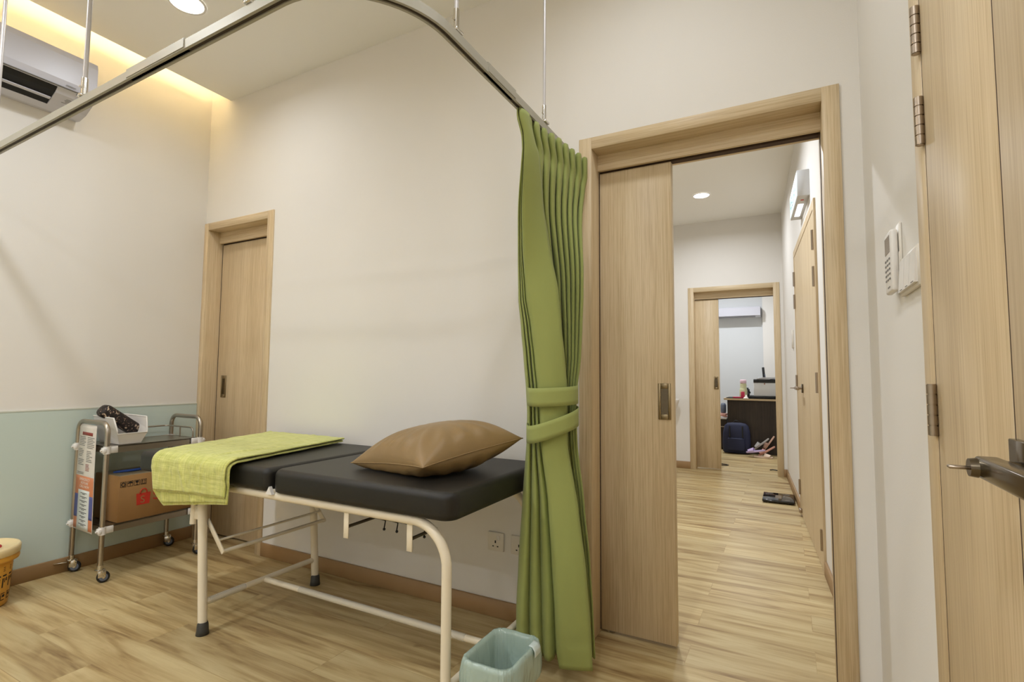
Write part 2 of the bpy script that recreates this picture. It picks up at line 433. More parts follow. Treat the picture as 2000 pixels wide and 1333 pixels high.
struct(MB().box(1.4, 1.5, YF+.12, 7.72, 0, 3.0).build('wall_office_left', M['wall']), 'hidden left wall of the far office', 'wall')
struct(MB().box(3.262, 3.5, 7.54, 7.6, 0, 2.95).build('trim_column', M['wall']), 'shallow boxed column in the corner of the far office', 'column')
struct(MB().box(1.0, 2.545, YF-.014, YF, 0, .085, .002, 1).build('baseboard_corridor', M['skirt']), 'brown skirting left of the far sliding door', 'skirting')
w = MB(WT); w.box(1.70, 3.335, 0, .014, 0, .085, .002, 1); w.box(-.9, .215, 0, .014, 0, .078, .002, 1)
struct(w.build('baseboard_corridor_right', M['skirt']), 'skirting along the right wall of the corridor', 'skirting')
struct(MB().box(3.545, 3.575, YF-.014, YF, 0, .085, .002, 1).build('baseboard_corridor_corner', M['skirt']), 'stub of skirting in the far corridor corner', 'skirting')

# ------------------------------------------------------------------ sliding doors
def flush_pull(parent, xc, zc, y, wd=.052, ht=.152):
    f = MB(); y1 = y-.005
    t = .011
    x0, x1, z0, z1 = xc-wd/2, xc+wd/2, zc-ht/2, zc+ht/2
    f.box(x0, x0+t, y1, y, z0, z1, .001, 1); f.box(x1-t, x1, y1, y, z0, z1, .001, 1)
    f.box(x0+t, x1-t, y1, y, z0, z0+2*t, .001, 1); f.box(x0+t, x1-t, y1, y, z1-2*t, z1, .001, 1)
    h = f.build('flush_handle', M['pull'], parent)
    MB().box(x0+t, x1-t, y-.0012, y, z0+2*t, z1-2*t).build('finger_recess', M['dnickel'], h)
def sliding_door(name, y, x0, x1, xi0, xi1, ztop, zin, zhead, leaf0, leaf1, label, pull, depth=YW, lead='z'):
    """x0..x1 outer frame, xi0..xi1 inner, ztop outer, zin under side of frame, zhead bottom of the track header"""
    d = thing(name, label, 'sliding door', ((x0+x1)/2, y, 0), kind='structure')
    f = MB()
    f.box(x0, xi0, y-.009, y+depth+.009, 0, ztop, .0015, 1)
    f.box(xi1, x1, y-.009, y+depth+.009, 0, ztop, .0015, 1)
    f.build('frame_jamb', M['oak'], d)
    MB().box(xi0, xi1, y-.0085, y+depth+.0085, zin, ztop-.0005, .001, 1).build('frame_head', M['oakh'], d)
    MB().box(xi0, xi1, y+.078, y+.094, zhead, zin).box(xi0, xi1, y+.150, y+.166, zhead, zin).build('track_header', M['oakh'], d)
    MB().box(xi0, xi1, y+.094, y+.150, zin-.02, zin).box(xi0+.004, xi1-.004, y+.106, y+.138, zhead-.004, zhead+.02).build('track_rail', M['gap'], d)
    l = MB().box(leaf0, leaf1, y+.100, y+.140, .012, zhead-.006, .002, 1).build('door_leaf', M['oak'], d)
    flush_pull(l, pull[0], pull[1], y+.100)
    return d
d1 = sliding_door('door_1', 0, 2.786, 3.777, 2.844, 3.721, 2.170, 2.117, 2.046, 2.79, 3.166,
                  'half-open oak sliding door behind the green curtain', (3.128, 1.005))
d2 = sliding_door('door_2', 0, .0, .727, .043, .668, 2.155, 2.105, 2.028, .048, .70,
                  'closed narrow oak sliding door in the corner behind the trolley', (.125, 1.017))
# the leaf of door 2 closes against the jamb; dark line beside it
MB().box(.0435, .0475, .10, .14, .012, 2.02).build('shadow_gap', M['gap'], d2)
d4 = sliding_door('door_3', YF, 2.545, 3.545, 2.610, 3.480, 2.195, 2.140, 2.060, 2.56, 2.880,
                  'far half-open oak sliding door at the corridor end', (2.842, 1.035), depth=.12)
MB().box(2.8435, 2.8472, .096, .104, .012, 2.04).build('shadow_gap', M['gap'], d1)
# vertical reveal strips in the latch jamb of door 1
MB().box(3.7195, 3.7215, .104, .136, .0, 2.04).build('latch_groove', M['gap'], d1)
MB().cyl((2.875, .12, 0), (2.875, .12, .011), .012).box(2.86, 2.90, .112, .128, .001, .006).build('floor_guide', M['steel'], d1)

# ------------------------------------------------------------------ hinged double door on the right wall
def hinge(mb, x, y, zc, r=.0095, L=.105):
    """five knuckle butt hinge barrel standing proud of the wall in -x"""
    for i in range(5):
        z0 = zc-L/2+i*L/5; mb.cyl((x, y, z0+.0012), (x, y, z0+L/5-.0012), r, 20)
    mb.cyl((x, y, zc-L/2), (x, y, zc+L/2), r*.82, 12)
d3 = thing('door_4', 'oak double door with steel lever handle on the right wall', 'double door', (XR, -1.3, 0), kind='structure')
MB().box(XR-.008, XR+.05, -.886, -.813, 0, 2.17, .001, 1).box(XR-.008, XR+.05, -2.38, -2.308, 0, 2.17, .001, 1).box(XR-.008, XR+.05, -2.308, -.886, 2.128, 2.17).build('frame', M['oaky'], d3)
MB().box(XR-.0055, XR+.02, -.8915, -.886, 0, 2.128).build('gap_shade_strip', M['gap'], d3)  # dark strips flush in both leaf gaps, coloured to stand for their shade
MB().box(XR-.0050, XR+.02, -1.2645, -1.2585, 0, 2.128).build('gap_shade_strip', M['gap'], d3)
l1 = MB().box(XR-.006, XR+.03, -1.2585, -.8915, .006, 2.125, .0008, 1).build('door_leaf', M['oaky'], d3)
l2 = MB().box(XR-.006, XR+.03, -2.305, -1.2645, .006, 2.125, .0008, 1).build('door_leaf', M['oaky'], d3)
for zc in (1.805, 1.618, 1.052, .25):
    h = MB(); hinge(h, XR-.013, -.889, zc, .0085, .098); h.build('hinge', M['nickel'], d3)
hm = MB()
hm.box(XR-.016, XR-.006, -1.345, -1.272, .985, 1.038, .001, 1)
hh = hm.build('handle_rose', M['dnickel'], l2)
hm = MB(); hm.cyl((XR-.016, -1.325, 1.006), (XR-.038, -1.325, 1.006), .010, 20)
hm.box(XR-.060, XR-.036, -1.49, -1.313, .994, 1.019, .004, 3)
hm.cyl((XR-.060, -1.326, 1.006), (XR-.068, -1.326, 1.006), .0118, 24, .0105)
hm.build('lever_handle', M['dnickel'], l2)
MB().box(XR-.088, XR-.066, -1.331, -1.321, 1.0035, 1.0075, .0015, 1).build('thumb_turn', M['nickel'], l2)

# hinged double door in the corridor (built along the corridor wall)
d5 = thing('door_5', 'far oak double door on the right wall of the corridor', 'double door', tuple(WT @ Vector((.95, 0, 0))), kind='structure')
MB(WT).box(.222, .268, -.02, .012, 0, 2.17).box(1.642, 1.69, -.02, .012, 0, 2.17).box(.268, 1.642, -.02, .012, 2.115, 2.17).build('frame', M['oaky'], d5)
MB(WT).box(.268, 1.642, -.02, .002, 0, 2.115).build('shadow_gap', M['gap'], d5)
MB(WT).box(1.272, 1.638, -.02, .009, .006, 2.112).build('door_leaf', M['oaky'], d5)
l5 = MB(WT).box(.272, 1.269, -.02, .009, .006, 2.112).build('door_leaf', M['oaky'], d5)
for u, zs in ((.27, (1.93, 1.71, 1.08, .18)), (1.64, (1.93, 1.74, 1.07, .22))):
    for zc in zs:
        h = MB(WT)
        h.cyl((u, .015, zc-.06), (u, .015, zc+.06), .009, 12); h.box(u-.012, u+.012, .008, .0105, zc-.06, zc+.06)
        h.build('hinge', M['nickel'], d5)
h = MB(WT); h.box(1.17, 1.225, .009, .018, .995, 1.06, .001, 1); h.build('handle_rose', M['dnickel'], l5)
h = MB(WT); h.cyl((1.197, .018, 1.03), (1.197, .05, 1.03), .010); h.box(1.05, 1.21, .045, .066, 1.018, 1.042, .004, 2); h.build('lever_handle', M['nickel'], l5)
h = MB(WT); h.box(1.192, 1.202, .066, .095, 1.027, 1.033, .001, 1); h.build('thumb_turn', M['nickel'], l5)
h = MB(WT); h.box(1.55, 1.60, .009, .03, .03, .06, .002, 1); h.build('door_stop', M['nickel'], d5)

# ------------------------------------------------------------------ lights
def downlight(loc, r, label, group, power, lampr=None):
    t = thing('downlight', label, 'ceiling light', loc, group)
    x, y, z = loc
    MB().lathe((x, y, z), [(r+.012, -.001), (r+.011, -.006), (r+.001, -.006), (r, -.003)], 40).build('trim_ring', M['white'], t)
    MB().lathe((x, y, z), [(0.0005, -.004), (r, -.004)], 40).build('diffuser', M['lamp'], t)
    ld = bpy.data.lights.new('downlight_lamp', 'AREA'); ld.shape = 'DISK'; ld.size = 2*r; ld.energy = power; ld.color = (.935, .985, 1.06); ld.spread = R(162)
    lo = bpy.data.objects.new('downlight_lamp', ld); COL.objects.link(lo); lo.location = (0, 0, -.008); lo.parent = t
    return t
PW = 8.7
G = 'treatment room downlights'
downlight((.924, -.703, H), .076, 'round downlight glowing above the blanket end of the couch', G, PW*.55)
downlight((3.14, -.703, H), .076, 'round downlight above the half-open sliding door', G, PW*.5)
downlight((.924, -1.80, H), .076, 'round downlight above the floor in front of the couch', G, PW*1.4)
downlight((3.14, -1.80, H), .076, 'round downlight above the viewer beside the hinged door', G, PW*.9)
G2 = 'unseen downlights added behind the viewer'
for k, y in enumerate((-2.90, -4.0, -5.1)):  # unseen rows; the two rearmost are added as low-angle fill light
    for x in (.924, 3.14):
        downlight((x, y, H), .076, 'unseen round downlight added in the rows behind the viewer', G2, PW*(.8, 1.4, 1.9)[k])
downlight((2.852, 3.43, H), .076, 'round downlight on the corridor ceiling beyond the sliding door', 'corridor downlights', PW*1.7)
downlight((2.75, 1.5, H), .076, 'round corridor downlight hidden above the doorway', 'corridor downlights', PW*3.6)
downlight((2.7, 6.3, 2.95), .076, 'round downlight hidden in the far office ceiling', 'office downlights', PW*3.6)
cs = MB().box(.27, .30, -6.3, -.03, H+.07, H+.082).build('cove_light_strip', M['cove'])
tag(cs, 'warm yellow light strip lying on the ceiling edge beside the left wall', 'light strip')

# ------------------------------------------------------------------ air conditioner
ac = thing('air_conditioner', 'white split air conditioner high on the left wall above the trolley', 'air conditioner', (0, -1.2, 2.53))
PF = [(0, 2.548), (.05, 2.54), (.12, 2.556), (.19, 2.594), (.214, 2.616)]
TOP = [(.222, 2.625), (.230, 2.66), (.230, 2.79), (.222, 2.822), (.19, 2.836), (0, 2.84)]
b = MB()
b.prism(PF+TOP, -.945, -.778, 'y'); b.prism(PF+TOP, -1.66, -1.545, 'y')
NOTCH = [(0, 2.548), (.05, 2.54), (.10, 2.551), (.11, 2.60), (.20, 2.64), (.216, 2.618)]
b.prism(NOTCH+TOP, -1.545, -.945, 'y')
b.build('body', M['acw'], ac)
MB().prism([(.101, 2.5525), (.111, 2.5985), (.199, 2.638), (.2145, 2.6195), (.19, 2.598), (.17, 2.588), (.12, 2.565)], -1.544, -.946, 'y').build('air_outlet', M['dark'], ac)
MB().prism([(.142, 2.5645), (.155, 2.571), (.153, 2.576), (.140, 2.569)], -1.544, -.950, 'y').build('louver', M['acw'], ac)
MB().box(.2155, .2305, -1.66, -.777, 2.6205, 2.6235).build('panel_seam', M['grey'], ac)
MB().box(.2298, .2306, -.915, -.872, 2.636, 2.6395).build('brand_mark', M['grey'], ac)
s_ = MB()
n_ = Vector((-.497, 0, -.868))
for k, (t0, ww) in enumerate(((.25, .05), (.36, .06), (.47, .05), (.60, .075))):
    p = Vector((.19, 0, 2.594)).lerp(Vector((.12, 0, 2.556)), t0)
    s_.obox((p.x+.0006, -.865, p.z-.0012), (.0025, ww, .0006), Matrix.Rotation(R(-28), 3, 'Y'))
s_.cyl((.198, -.85, 2.600), (.1975, -.85, 2.5965), .004)
s_.build('indicator_marks', M['grey'], ac)
# ------------------------------------------------------------------ curtain track
tr = thing('curtain_track', 'aluminium curtain track curving round the couch on ceiling rods', 'curtain track', (1.6, -1.29, 2.06))
TX, TY, TRD, TZ = 2.768, -1.305, .30, 2.058
def ty(x): return -1.252-.053*min(1, x/2.4)
path = [(0.0, ty(0)), (.6, ty(.6)), (1.2, ty(1.2)), (1.8, ty(1.8))]
path += [(p[0], p[1]) for p in arc((TX-TRD, TY+TRD, 0), TRD, -90, 0, 18, 'xy')]
path += [(TX+.002, -.5), (TX+.002, -.002)]
def sweep(mb, path, prof, z, i0=0, i1=None):
    rings = []
    pts = [Vector((p[0], p[1], 0)) for p in path]
    for i, p in enumerate(pts):
        d = (pts[min(i+1, len(pts)-1)]-pts[max(i-1, 0)]).normalized(); n = Vector((d.y, -d.x, 0))
        rings.append([p+n*a+Vector((0, 0, z+b)) for a, b in prof])
    mb.loft(rings, True, True, False)
PROF = [(-.014, 0), (-.014, .028), (-.010, .032), (.010, .032), (.014, .028), (.014, 0), (.006, 0), (.006, .004), (.010, .004), (.010, .026), (-.010, .026), (-.010, .004), (-.006, .004), (-.006, 0)]
b = MB(); sweep(b, path, PROF, TZ); b.build('rail', M['alu'], tr)
b = MB(); sweep(b, path, [(-.0095, .004), (-.0095, .0255), (.0095, .0255), (.0095, .004)], TZ); b.build('slot', M['dslot'], tr)
for pa in ([(1.72, ty(1.72)), (2.05, ty(2.05))], [(TX, -.80), (TX+.002, -.62)]):
    b = MB(); sweep(b, pa, [(-.016, .004), (-.016, .032), (-.011, .036), (.011, .036), (.016, .032), (.016, .004)], TZ)
    b.build('joint_sleeve', M['alu'], tr)
for x, y, r in ((.545, ty(.545), .0075), (1.385, ty(1.385), .0075), (2.345, ty(2.345), .0075), (TX, -.96, .006), (TX+.006, -.36, .0055)):
    g = MB().cyl((x, y, TZ+.05), (x, y, H), r, 16).build('hanger_rod', M['rod'], tr)
    MB().lathe((x, y, H), [(.001, -.005), (.022, -.005), (.024, -.001)], 20).build('ceiling_rose', M['white'], g)
    k = MB(); k.box(x-.014, x+.014, y-.018, y+.018, TZ+.033, TZ+.042, .001, 1)
    k.cyl((x, y, TZ+.04), (x, y, TZ+.105), r+.003, 16)
    k.cyl((x-.02, y, TZ+.03), (x-.02, y, TZ+.048), .004, 8)
    k.cyl((x, y-.010, TZ+.07), (x, y-.016, TZ+.07), .0035, 8)
    k.build('rod_bracket', M['chrome'], tr)

# ------------------------------------------------------------------ curtain
fh = Vector((-.4691, .8832, 0)); rt = Vector((.8832, .4691, 0))     # away from the doorway viewer / to its right
CB = Vector((2.79, -.32, 0))
# rows: z, flat leading panel left/right, bunch left/right (metres along rt)
ROWS = [(2.03, -.150, -.112, -.150, .150), (1.97, -.132, -.092, -.134, .150), (1.924, -.127, -.070, -.131, .142), (1.80, -.120, -.044, -.130, .134),
        (1.617, -.113, -.013, -.127, .126), (1.416, -.096, .023, -.123, .122), (1.297, -.075, .033, -.111, .117), (1.178, -.061, .045, -.100, .112),
        (1.059, -.049, .055, -.090, .098), (.97, -.042, .056, -.085, .094), (.856, -.036, .057, -.086, .098), (.629, -.006, .094, -.101, .124),
        (.405, .008, .121, -.115, .147), (.228, .018, .134, -.123, .158), (.045, .026, .143, -.122, .166)]
def lerp_rows(z):
    for a, b in zip(ROWS, ROWS[1:]):
        if a[0] >= z >= b[0]:
            t = (a[0]-z)/(a[0]-b[0]); t = t*t*(3-2*t)*.35+t*.65
            return [a[i]+(b[i]-a[i])*t for i in range(1, 5)]
    return list(ROWS[-1][1:]) if z < 1 else list(ROWS[0][1:])
def curtain_profile(z):
    """polyline (a along rt, b depth away) of the cloth at height z"""
    pl, pr_, bl, br = lerp_rows(z)
    top = smooth((z-1.45)/.5)             # 1 at the heading, 0 at the tie
    low = smooth((.85-z)/.7)
    tie = 1-top-low if top+low < 1 else 0
    # depth of the bunch: top runs obliquely along the rail (left end near, right end deep)
    slope = 1.42*top
    base = lambda a: a*slope+.0
    pts = []
    # free edge of the panel, flat face to the viewer
    dfront = -.055*(1-top)-.035*low
    for k in range(9):
        t = k/8; a = pr_+(pl-pr_)*t
        pts.append((a, base(a)+dfront-.010*math.sin(math.pi*t)))
    # turn round the left edge of the panel and fold behind it to the left
    nl = 3
    dl = .012+.045*(1-top)
    span = max(pl-bl, .004)
    for k in range(nl*12+1):
        t = k/(nl*12); a = pl-.004-span*t
        w = abs(math.sin(math.pi*nl*t))**.6
        front = .012+(dl*.5*t)*(1-low)+(-.035+.030*t)*low
        pts.append((a, base(a)+front+(.012+.030*(1-top))*(1-w)))
    # pass behind
    a0 = bl-.002; depth = .028+.10*(1-top)+.02*low
    for k in range(1, 6):
        t = k/5; a = a0+(pl+.01-a0)*t; pts.append((a, base(a)+depth*(.8+.2*math.sin(math.pi*t))))
    # folds on the right of the panel, running away along the rail at the heading
    nr = 9; a1 = pl+.01; amp = .017*top+.034*(1-top)
    for k in range(nr*8+1):
        t = k/(nr*8); t2 = t**(1-.35*(1-top)); a = a1+(br-a1)*t2
        sn = math.sin(2*math.pi*nr*t)
        w = sn*(1-.75*top)+.75*top*math.tanh(3*sn)
        c = base(a)+(.030*top+depth*.55*(1-top))*(1-t*.35)
        gain = smooth(t*6)*(1-.62*math.exp(-((z-1.945)/.030)**2))
        pts.append((a+.0035*math.cos(2*math.pi*nr*t), c+amp*w*gain-.02*(1-top)*t))
    return pts
cu = thing('curtain', 'long green curtain tied back beside the sliding door', 'curtain', (2.79, -.32, 0))
b = MB(); rings = []
NZ = 120
for i in range(NZ+1):
    z = 2.054-(2.054-.072)*i/NZ
    zz = min(z, 2.03)
    pts = curtain_profile(zz)
    ring = []
    for j, (a, d) in enumerate(pts):
        # gathered heading tape: small pinch under the top hem
        pin = .0022*math.exp(-((z-.17)/.006)**2)
        hem = .010*math.sin(j*.25)*smooth((.2-z)/.2)
        p = CB+rt*a+fh*(d+pin+.004*math.sin(z*9+j*.2))+Vector((.020, 0, 0))*smooth((z-1.7)/.3)
        ring.append(Vector((p.x, p.y, z+hem)))
    rings.append(ring)
b.loft(rings, False, False, True)
b.build('cloth', M['curtain'], cu, mods=[solid(.0022)], fixn=False)
def band(zc_fn, wd, name, grow):
    q = MB(); n = 64; rr = []
    for i in range(n+1):
        t = 2*math.pi*i/n
        a = .004+(.100+grow)*math.cos(t); d = .035+(.118+grow)*math.sin(t)
        a = .005+(.097+grow)*math.copysign(abs(math.cos(t))**.75, math.cos(t)); d = .012+(.098+grow)*math.copysign(abs(math.sin(t))**.75, math.sin(t))
        p = CB+rt*a+fh*d; zc = zc_fn(a, d)
        rr.append([Vector((p.x, p.y, zc-wd/2+wd*k/4)) for k in range(5)])
    q.loft(rr, False, False, True)
    q.build(name, M['tie'], cu, mods=[solid(.004)], fixn=False)
band(lambda a, d: 1.038+.006*a/.1+.05*(d-.03), .068, 'tieback', -.002)
band(lambda a, d: .925+.036*a/.1+.06*(d-.03), .066, 'tieback', .0)

# ------------------------------------------------------------------ examination couch
co = thing('examination_couch', 'black padded examination couch on a cream tubular steel frame', 'examination couch', (1.65, -.42, 0))
YN, YFAR = -.745, -.150
def pad(x0, x1, y0, y1, z0, z1, rc):
    b = MB(); n = 8
    def ring(off, z):
        out = []
        for cx, cy, a0 in ((x1-rc, y1-rc, 0), (x0+rc, y1-rc, 90), (x0+rc, y0+rc, 180), (x1-rc, y0+rc, 270)):
            for k in range(n+1):
                t = R(a0+90*k/n); rr = max(rc-off, .002); 
                out.append(Vector((cx+rr*math.cos(t), cy+rr*math.sin(t), z)))
        return out
    e = .024; rings = [ring(.012, z0), ring(.002, z0+.006)]
    rings.append(ring(0, z0+.02))
    for k in range(7):
        t = R(90*k/6); rings.append(ring(e*(1-math.cos(t)), z1-e+e*math.sin(t)))
    b.loft(rings, True, True, True); return b
pad(.848, 1.776, -.775, -.060, .646, .736, .03).build('mattress_section', M['vinyl'], co)
pad(1.790, 2.650, -.775, -.060, .646, .736, .055).build('mattress_section', M['vinyl'], co)
fr = MB()
RT = .0165; ZR = .629
for y in (YN, YFAR):
    fr.tube([(.96, y, ZR), (1.3, y, ZR), (2.0, y, ZR), (2.48, y, ZR)], RT, 16)
fr.tube([(.96, YN, ZR), (.96, YFAR, ZR)], RT); 
for x in (1.2, 1.78, 2.3): fr.box(x-.012, x+.012, YN, YFAR, ZR-.008, ZR+.012)
fr.box(1.76, 1.80, YN-.005, YN+.012, ZR+.012, ZR+.024, .002, 1)
fr.build('frame', M['cream'], co)
MB().prism([(1.772, ZR+.010), (1.808, ZR+.010), (1.790, ZR+.040)], YN-.030, YN-.016, 'y').build('corner_clip', M['white'], co)
for y in (YN, YFAR):
    pts = [(2.48, y, ZR)]+arc((2.48, y, ZR-.135), .135, 90, 0, 12, 'xz')+[(2.616, y, .3), (2.617, y, .012)]
    lg = MB().tube(pts, RT, 18).build('leg', M['cream'], co)
    MB().lathe((2.617, y, 0), [(.001, .0), (.022, .0), (.021, .03), (.0175, .045)], 20).build('foot_cap', M['rubber'], lg)
    lg = MB().tube([(1.312, y, ZR-.004), (1.335, y, .36), (1.362, y, .012)], RT+.002, 18).build('leg', M['cream'], co)
    MB().lathe((1.362, y, 0), [(.001, .0), (.026, .0), (.0235, .02), (.022, .042), (.0185, .052)], 20).build('foot_cap', M['rubber'], lg)
    sv = MB().cyl((1.262, y-.002, .448), (1.266, y-.002, .545), .0135, 18)
    sv.box(1.262, 1.31, y-.006, y+.006, .47, .53, .002, 1)
    sv.build('hinge_sleeve', M['cream'], lg)
    MB().obox((1.262, y+.006, .578), (.016, .012, .10), Matrix.Rotation(R(-22), 3, 'Y'), .001, 1).build('link_plate', M['cream'], lg)
    MB().obox((1.385, y+(.024 if y == YN else -.024), .405), (.024, .006, .17), Matrix.Rotation(R(-44), 3, 'Y'), .001, 1).build('stay', M['cream'], lg)
cb = MB()
cb.cyl((1.442, YN+.02, .350), (1.442, YFAR-.02, .350), .0095, 4); cb.cyl((1.41, YN+.024, .392), (1.41, YFAR-.02, .392), .006, 4)
cb.build('stay_bar', M['cream'], co)
MB().cyl((1.352, YN, .128), (1.352, YFAR, .128), .0125, 16).build('cross_bar', M['cream'], co)
MB().cyl((2.617, YN, .128), (2.617, YFAR, .128), .0125, 16).build('cross_bar', M['cream'], co)
MB().cyl((1.364, -.447, .126), (2.606, -.447, .126), .0125, 16).build('stretcher', M['cream'], co)
hr = MB()
for x in (2.175, 2.463):
    hr.box(x-.0115, x+.0115, YN-.001, YN+.003, .523, ZR-.008, .0008, 1)
hr.box(2.175, 2.463, YN+.0, YN+.002, ZR-.012, ZR-.008)
hk = hr.build('hook_rack', M['cream'], co)
hb = MB()
for x in (2.175, 2.463): hb.tube([(x, YN+.003, .562), (x, -.60, .562)], .006, 8)
hb.tube([(2.169, -.60, .562), (2.469, -.60, .562)], .004, 8)
hb.build('rack_bar', M['gunmetal'], hk)
for x in (2.235, 2.295, 2.355, 2.42):
    h_ = MB(); h_.tube([(x-.04, -.60, .561), (x, -.605, .559), (x+.012, -.625, .540), (x+.018, -.632, .538)], .0022, 8); h_.sphere((x+.020, -.634, .538), .0052)
    h_.build('hook', M['black'], hk)
# polythene left wrapped on the tubes
wp = MB(); wp.tube([(1.354, -.72, .128), (1.352, -.55, .128)], .0155, 12, False)
wp.tube([(1.60, -.447, .126), (2.5, -.447, .126)], .0145, 12, False)
wp.build('plastic_wrap', M['wrap'], co)
# ------------------------------------------------------------------ blanket folded over the couch
def n3(x, y, s=0.0):
    return (math.sin(x*13.1+s)+math.sin(y*17.3+1.7*s+x*5)+math.sin((x+y)*29.7+s*2.1)*.6+math.sin(x*41-y*37+s)*.35)/2.9
def blanket_sheet(xl0, xr0, xl1, xr1, zt, drop, lift, fold_r, s):
    """one ply: far edge x from xl0..xr0 at y=-.09, near edge xl1..xr1; hangs drop below the near edge"""
    yf, yn = -.085, -.790; rb = .020+lift; Lt = yf-yn; La = rb*math.pi/2
    def fn(u, v):
        d = v*(Lt+La+drop*(1-(.30 if drop > .14 else .16)*u))
        if d < Lt: y = yf-d; z = zt+lift; tt = d/Lt
        elif d < Lt+La:
            t = (d-Lt)/rb; y = yn-rb*math.sin(t); z = zt+lift-rb*(1-math.cos(t)); tt = 1
        else:
            h = d-Lt-La; y = yn-rb-.006*math.sin(h*14+u*5)*min(1, h*8)+.02*h; z = zt+lift-rb-h; tt = 1+h/Lt*.55
        xl = xl0+(xl1-xl0)*tt; xr = xr0+(xr1-xr0)*tt
        if tt > 1: xl += .09*(tt-1); xr = xr0+(xr1-xr0)-.02*(tt-1)
        x = xl+(xr-xl)*u+.004*n3(d*1.4, u, s)
        wob = .0035*n3(u*1.3+s, d*1.2, s)+.0045*math.exp(-((u-.62-.25*math.sin(d*4))/.035)**2)+.0035*math.exp(-((u-.30-.55*(d-.55))/.022)**2)+.003*math.exp(-((u-.80+.5*(d-.62))/.02)**2)*smooth((d-.35)/.2)+.002*math.exp(-((d-.80)/.012)**2)
        if d < Lt: z += abs(wob)+.002
        else: y -= abs(wob)*1.3
        return (x, y, z)
    return fn
bl = MB()
f_lo = blanket_sheet(.910, 1.455, 1.115, 1.600, .7375, .190, .004, .01, 1.0)
f_lo2 = blanket_sheet(.915, 1.455, 1.12, 1.598, .7375, .175, .012, .01, 1.7)
f_up = blanket_sheet(.880, 1.465, 1.088, 1.592, .7375, .118, .026, .01, 2.3)
f_up2 = blanket_sheet(.880, 1.465, 1.088, 1.592, .7375, .128, .018, .01, 2.9)
N1, N2 = 90, 130
for f in (f_lo, f_lo2, f_up2, f_up): bl.grid(f, N1, N2)
# rounded folds joining the plies along the right edge
def edge(fa, fb, u, out):
    def g(a, v):
        p = Vector(fa(u, v)); q = Vector(fb(u, v)); m = (p+q)/2; d = (q-p)/2
        t = math.pi*a; return m-d*math.cos(t)+Vector((out, 0, 0))*math.sin(t)
    return g
bl.grid(edge(f_lo, f_lo2, 1.0, .008), 6, N2); bl.grid(edge(f_up2, f_up, 1.0, .011), 8, N2)
bl.grid(edge(f_lo, f_up, 0.0, -.010), 8, N2)
bo = bl.build('blanket', M['towel'], None, (1.2, -.45, .73), mods=[solid(.0022)], fixn=False)
tag(bo, 'lime green cotton blanket folded over the left end of the couch', 'blanket')

# ------------------------------------------------------------------ pillow
PC = [Vector((2.045, -.600, .758)), Vector((2.470, -.690, .790)), Vector((2.655, -.292, .862)), Vector((2.235, -.185, .815))]
def pillow_pt(u, v, side):
    # u,v in -1..1 ; pulled-in sides, pointed corners
    pin = .10
    uu = u*(1-pin*(1-v*v)*abs(u)**3 if True else 1); vv = v*(1-pin*(1-u*u)*abs(v)**3)
    a, c = (uu+1)/2, (vv+1)/2
    p = PC[0]*(1-a)*(1-c)+PC[1]*a*(1-c)+PC[2]*a*c+PC[3]*(1-a)*c
    e = max(0.0, (1-abs(u)**2.4))*max(0.0, (1-abs(v)**2.4))
    th = e**.52
    crease = .006*math.sin(7*math.atan2(v, u)*2+u*3)*(1-e)*e*4
    n = Vector((-.05, -.06, 1)).normalized()
    up = .112 if side > 0 else -.088
    q = p+n*(up*th+crease*side*.8)
    mn = .7395 if True else 0
    if q.z < mn+.001: q.z = mn+.001
    return q
pw = MB(); NP = 40
ss = lambda t: math.copysign(1-(1-abs(2*t-1))**1.5, 2*t-1)
for side in (1, -1): pw.grid(lambda i, j: pillow_pt(ss(i), ss(j), side), NP, NP)
bmesh.ops.remove_doubles(pw.bm, verts=pw.bm.verts[:], dist=.0006)
seam = []
for k in range(4):
    for i in range(14):
        t = -1+2*i/14; u, v = ((t, -1), (1, t), (-t, 1), (-1, -t))[k]; seam.append(pillow_pt(u, v, 1))
po = thing('pillow', 'brown vinyl pillow resting on the right end of the couch', 'pillow', (2.35, -.43, .738))
pw.build('cushion', M['brown'], po)
sm = MB(); sm.tube(seam+[seam[0]], .0022, 6, False); sm.build('seam', M['brown'], po)

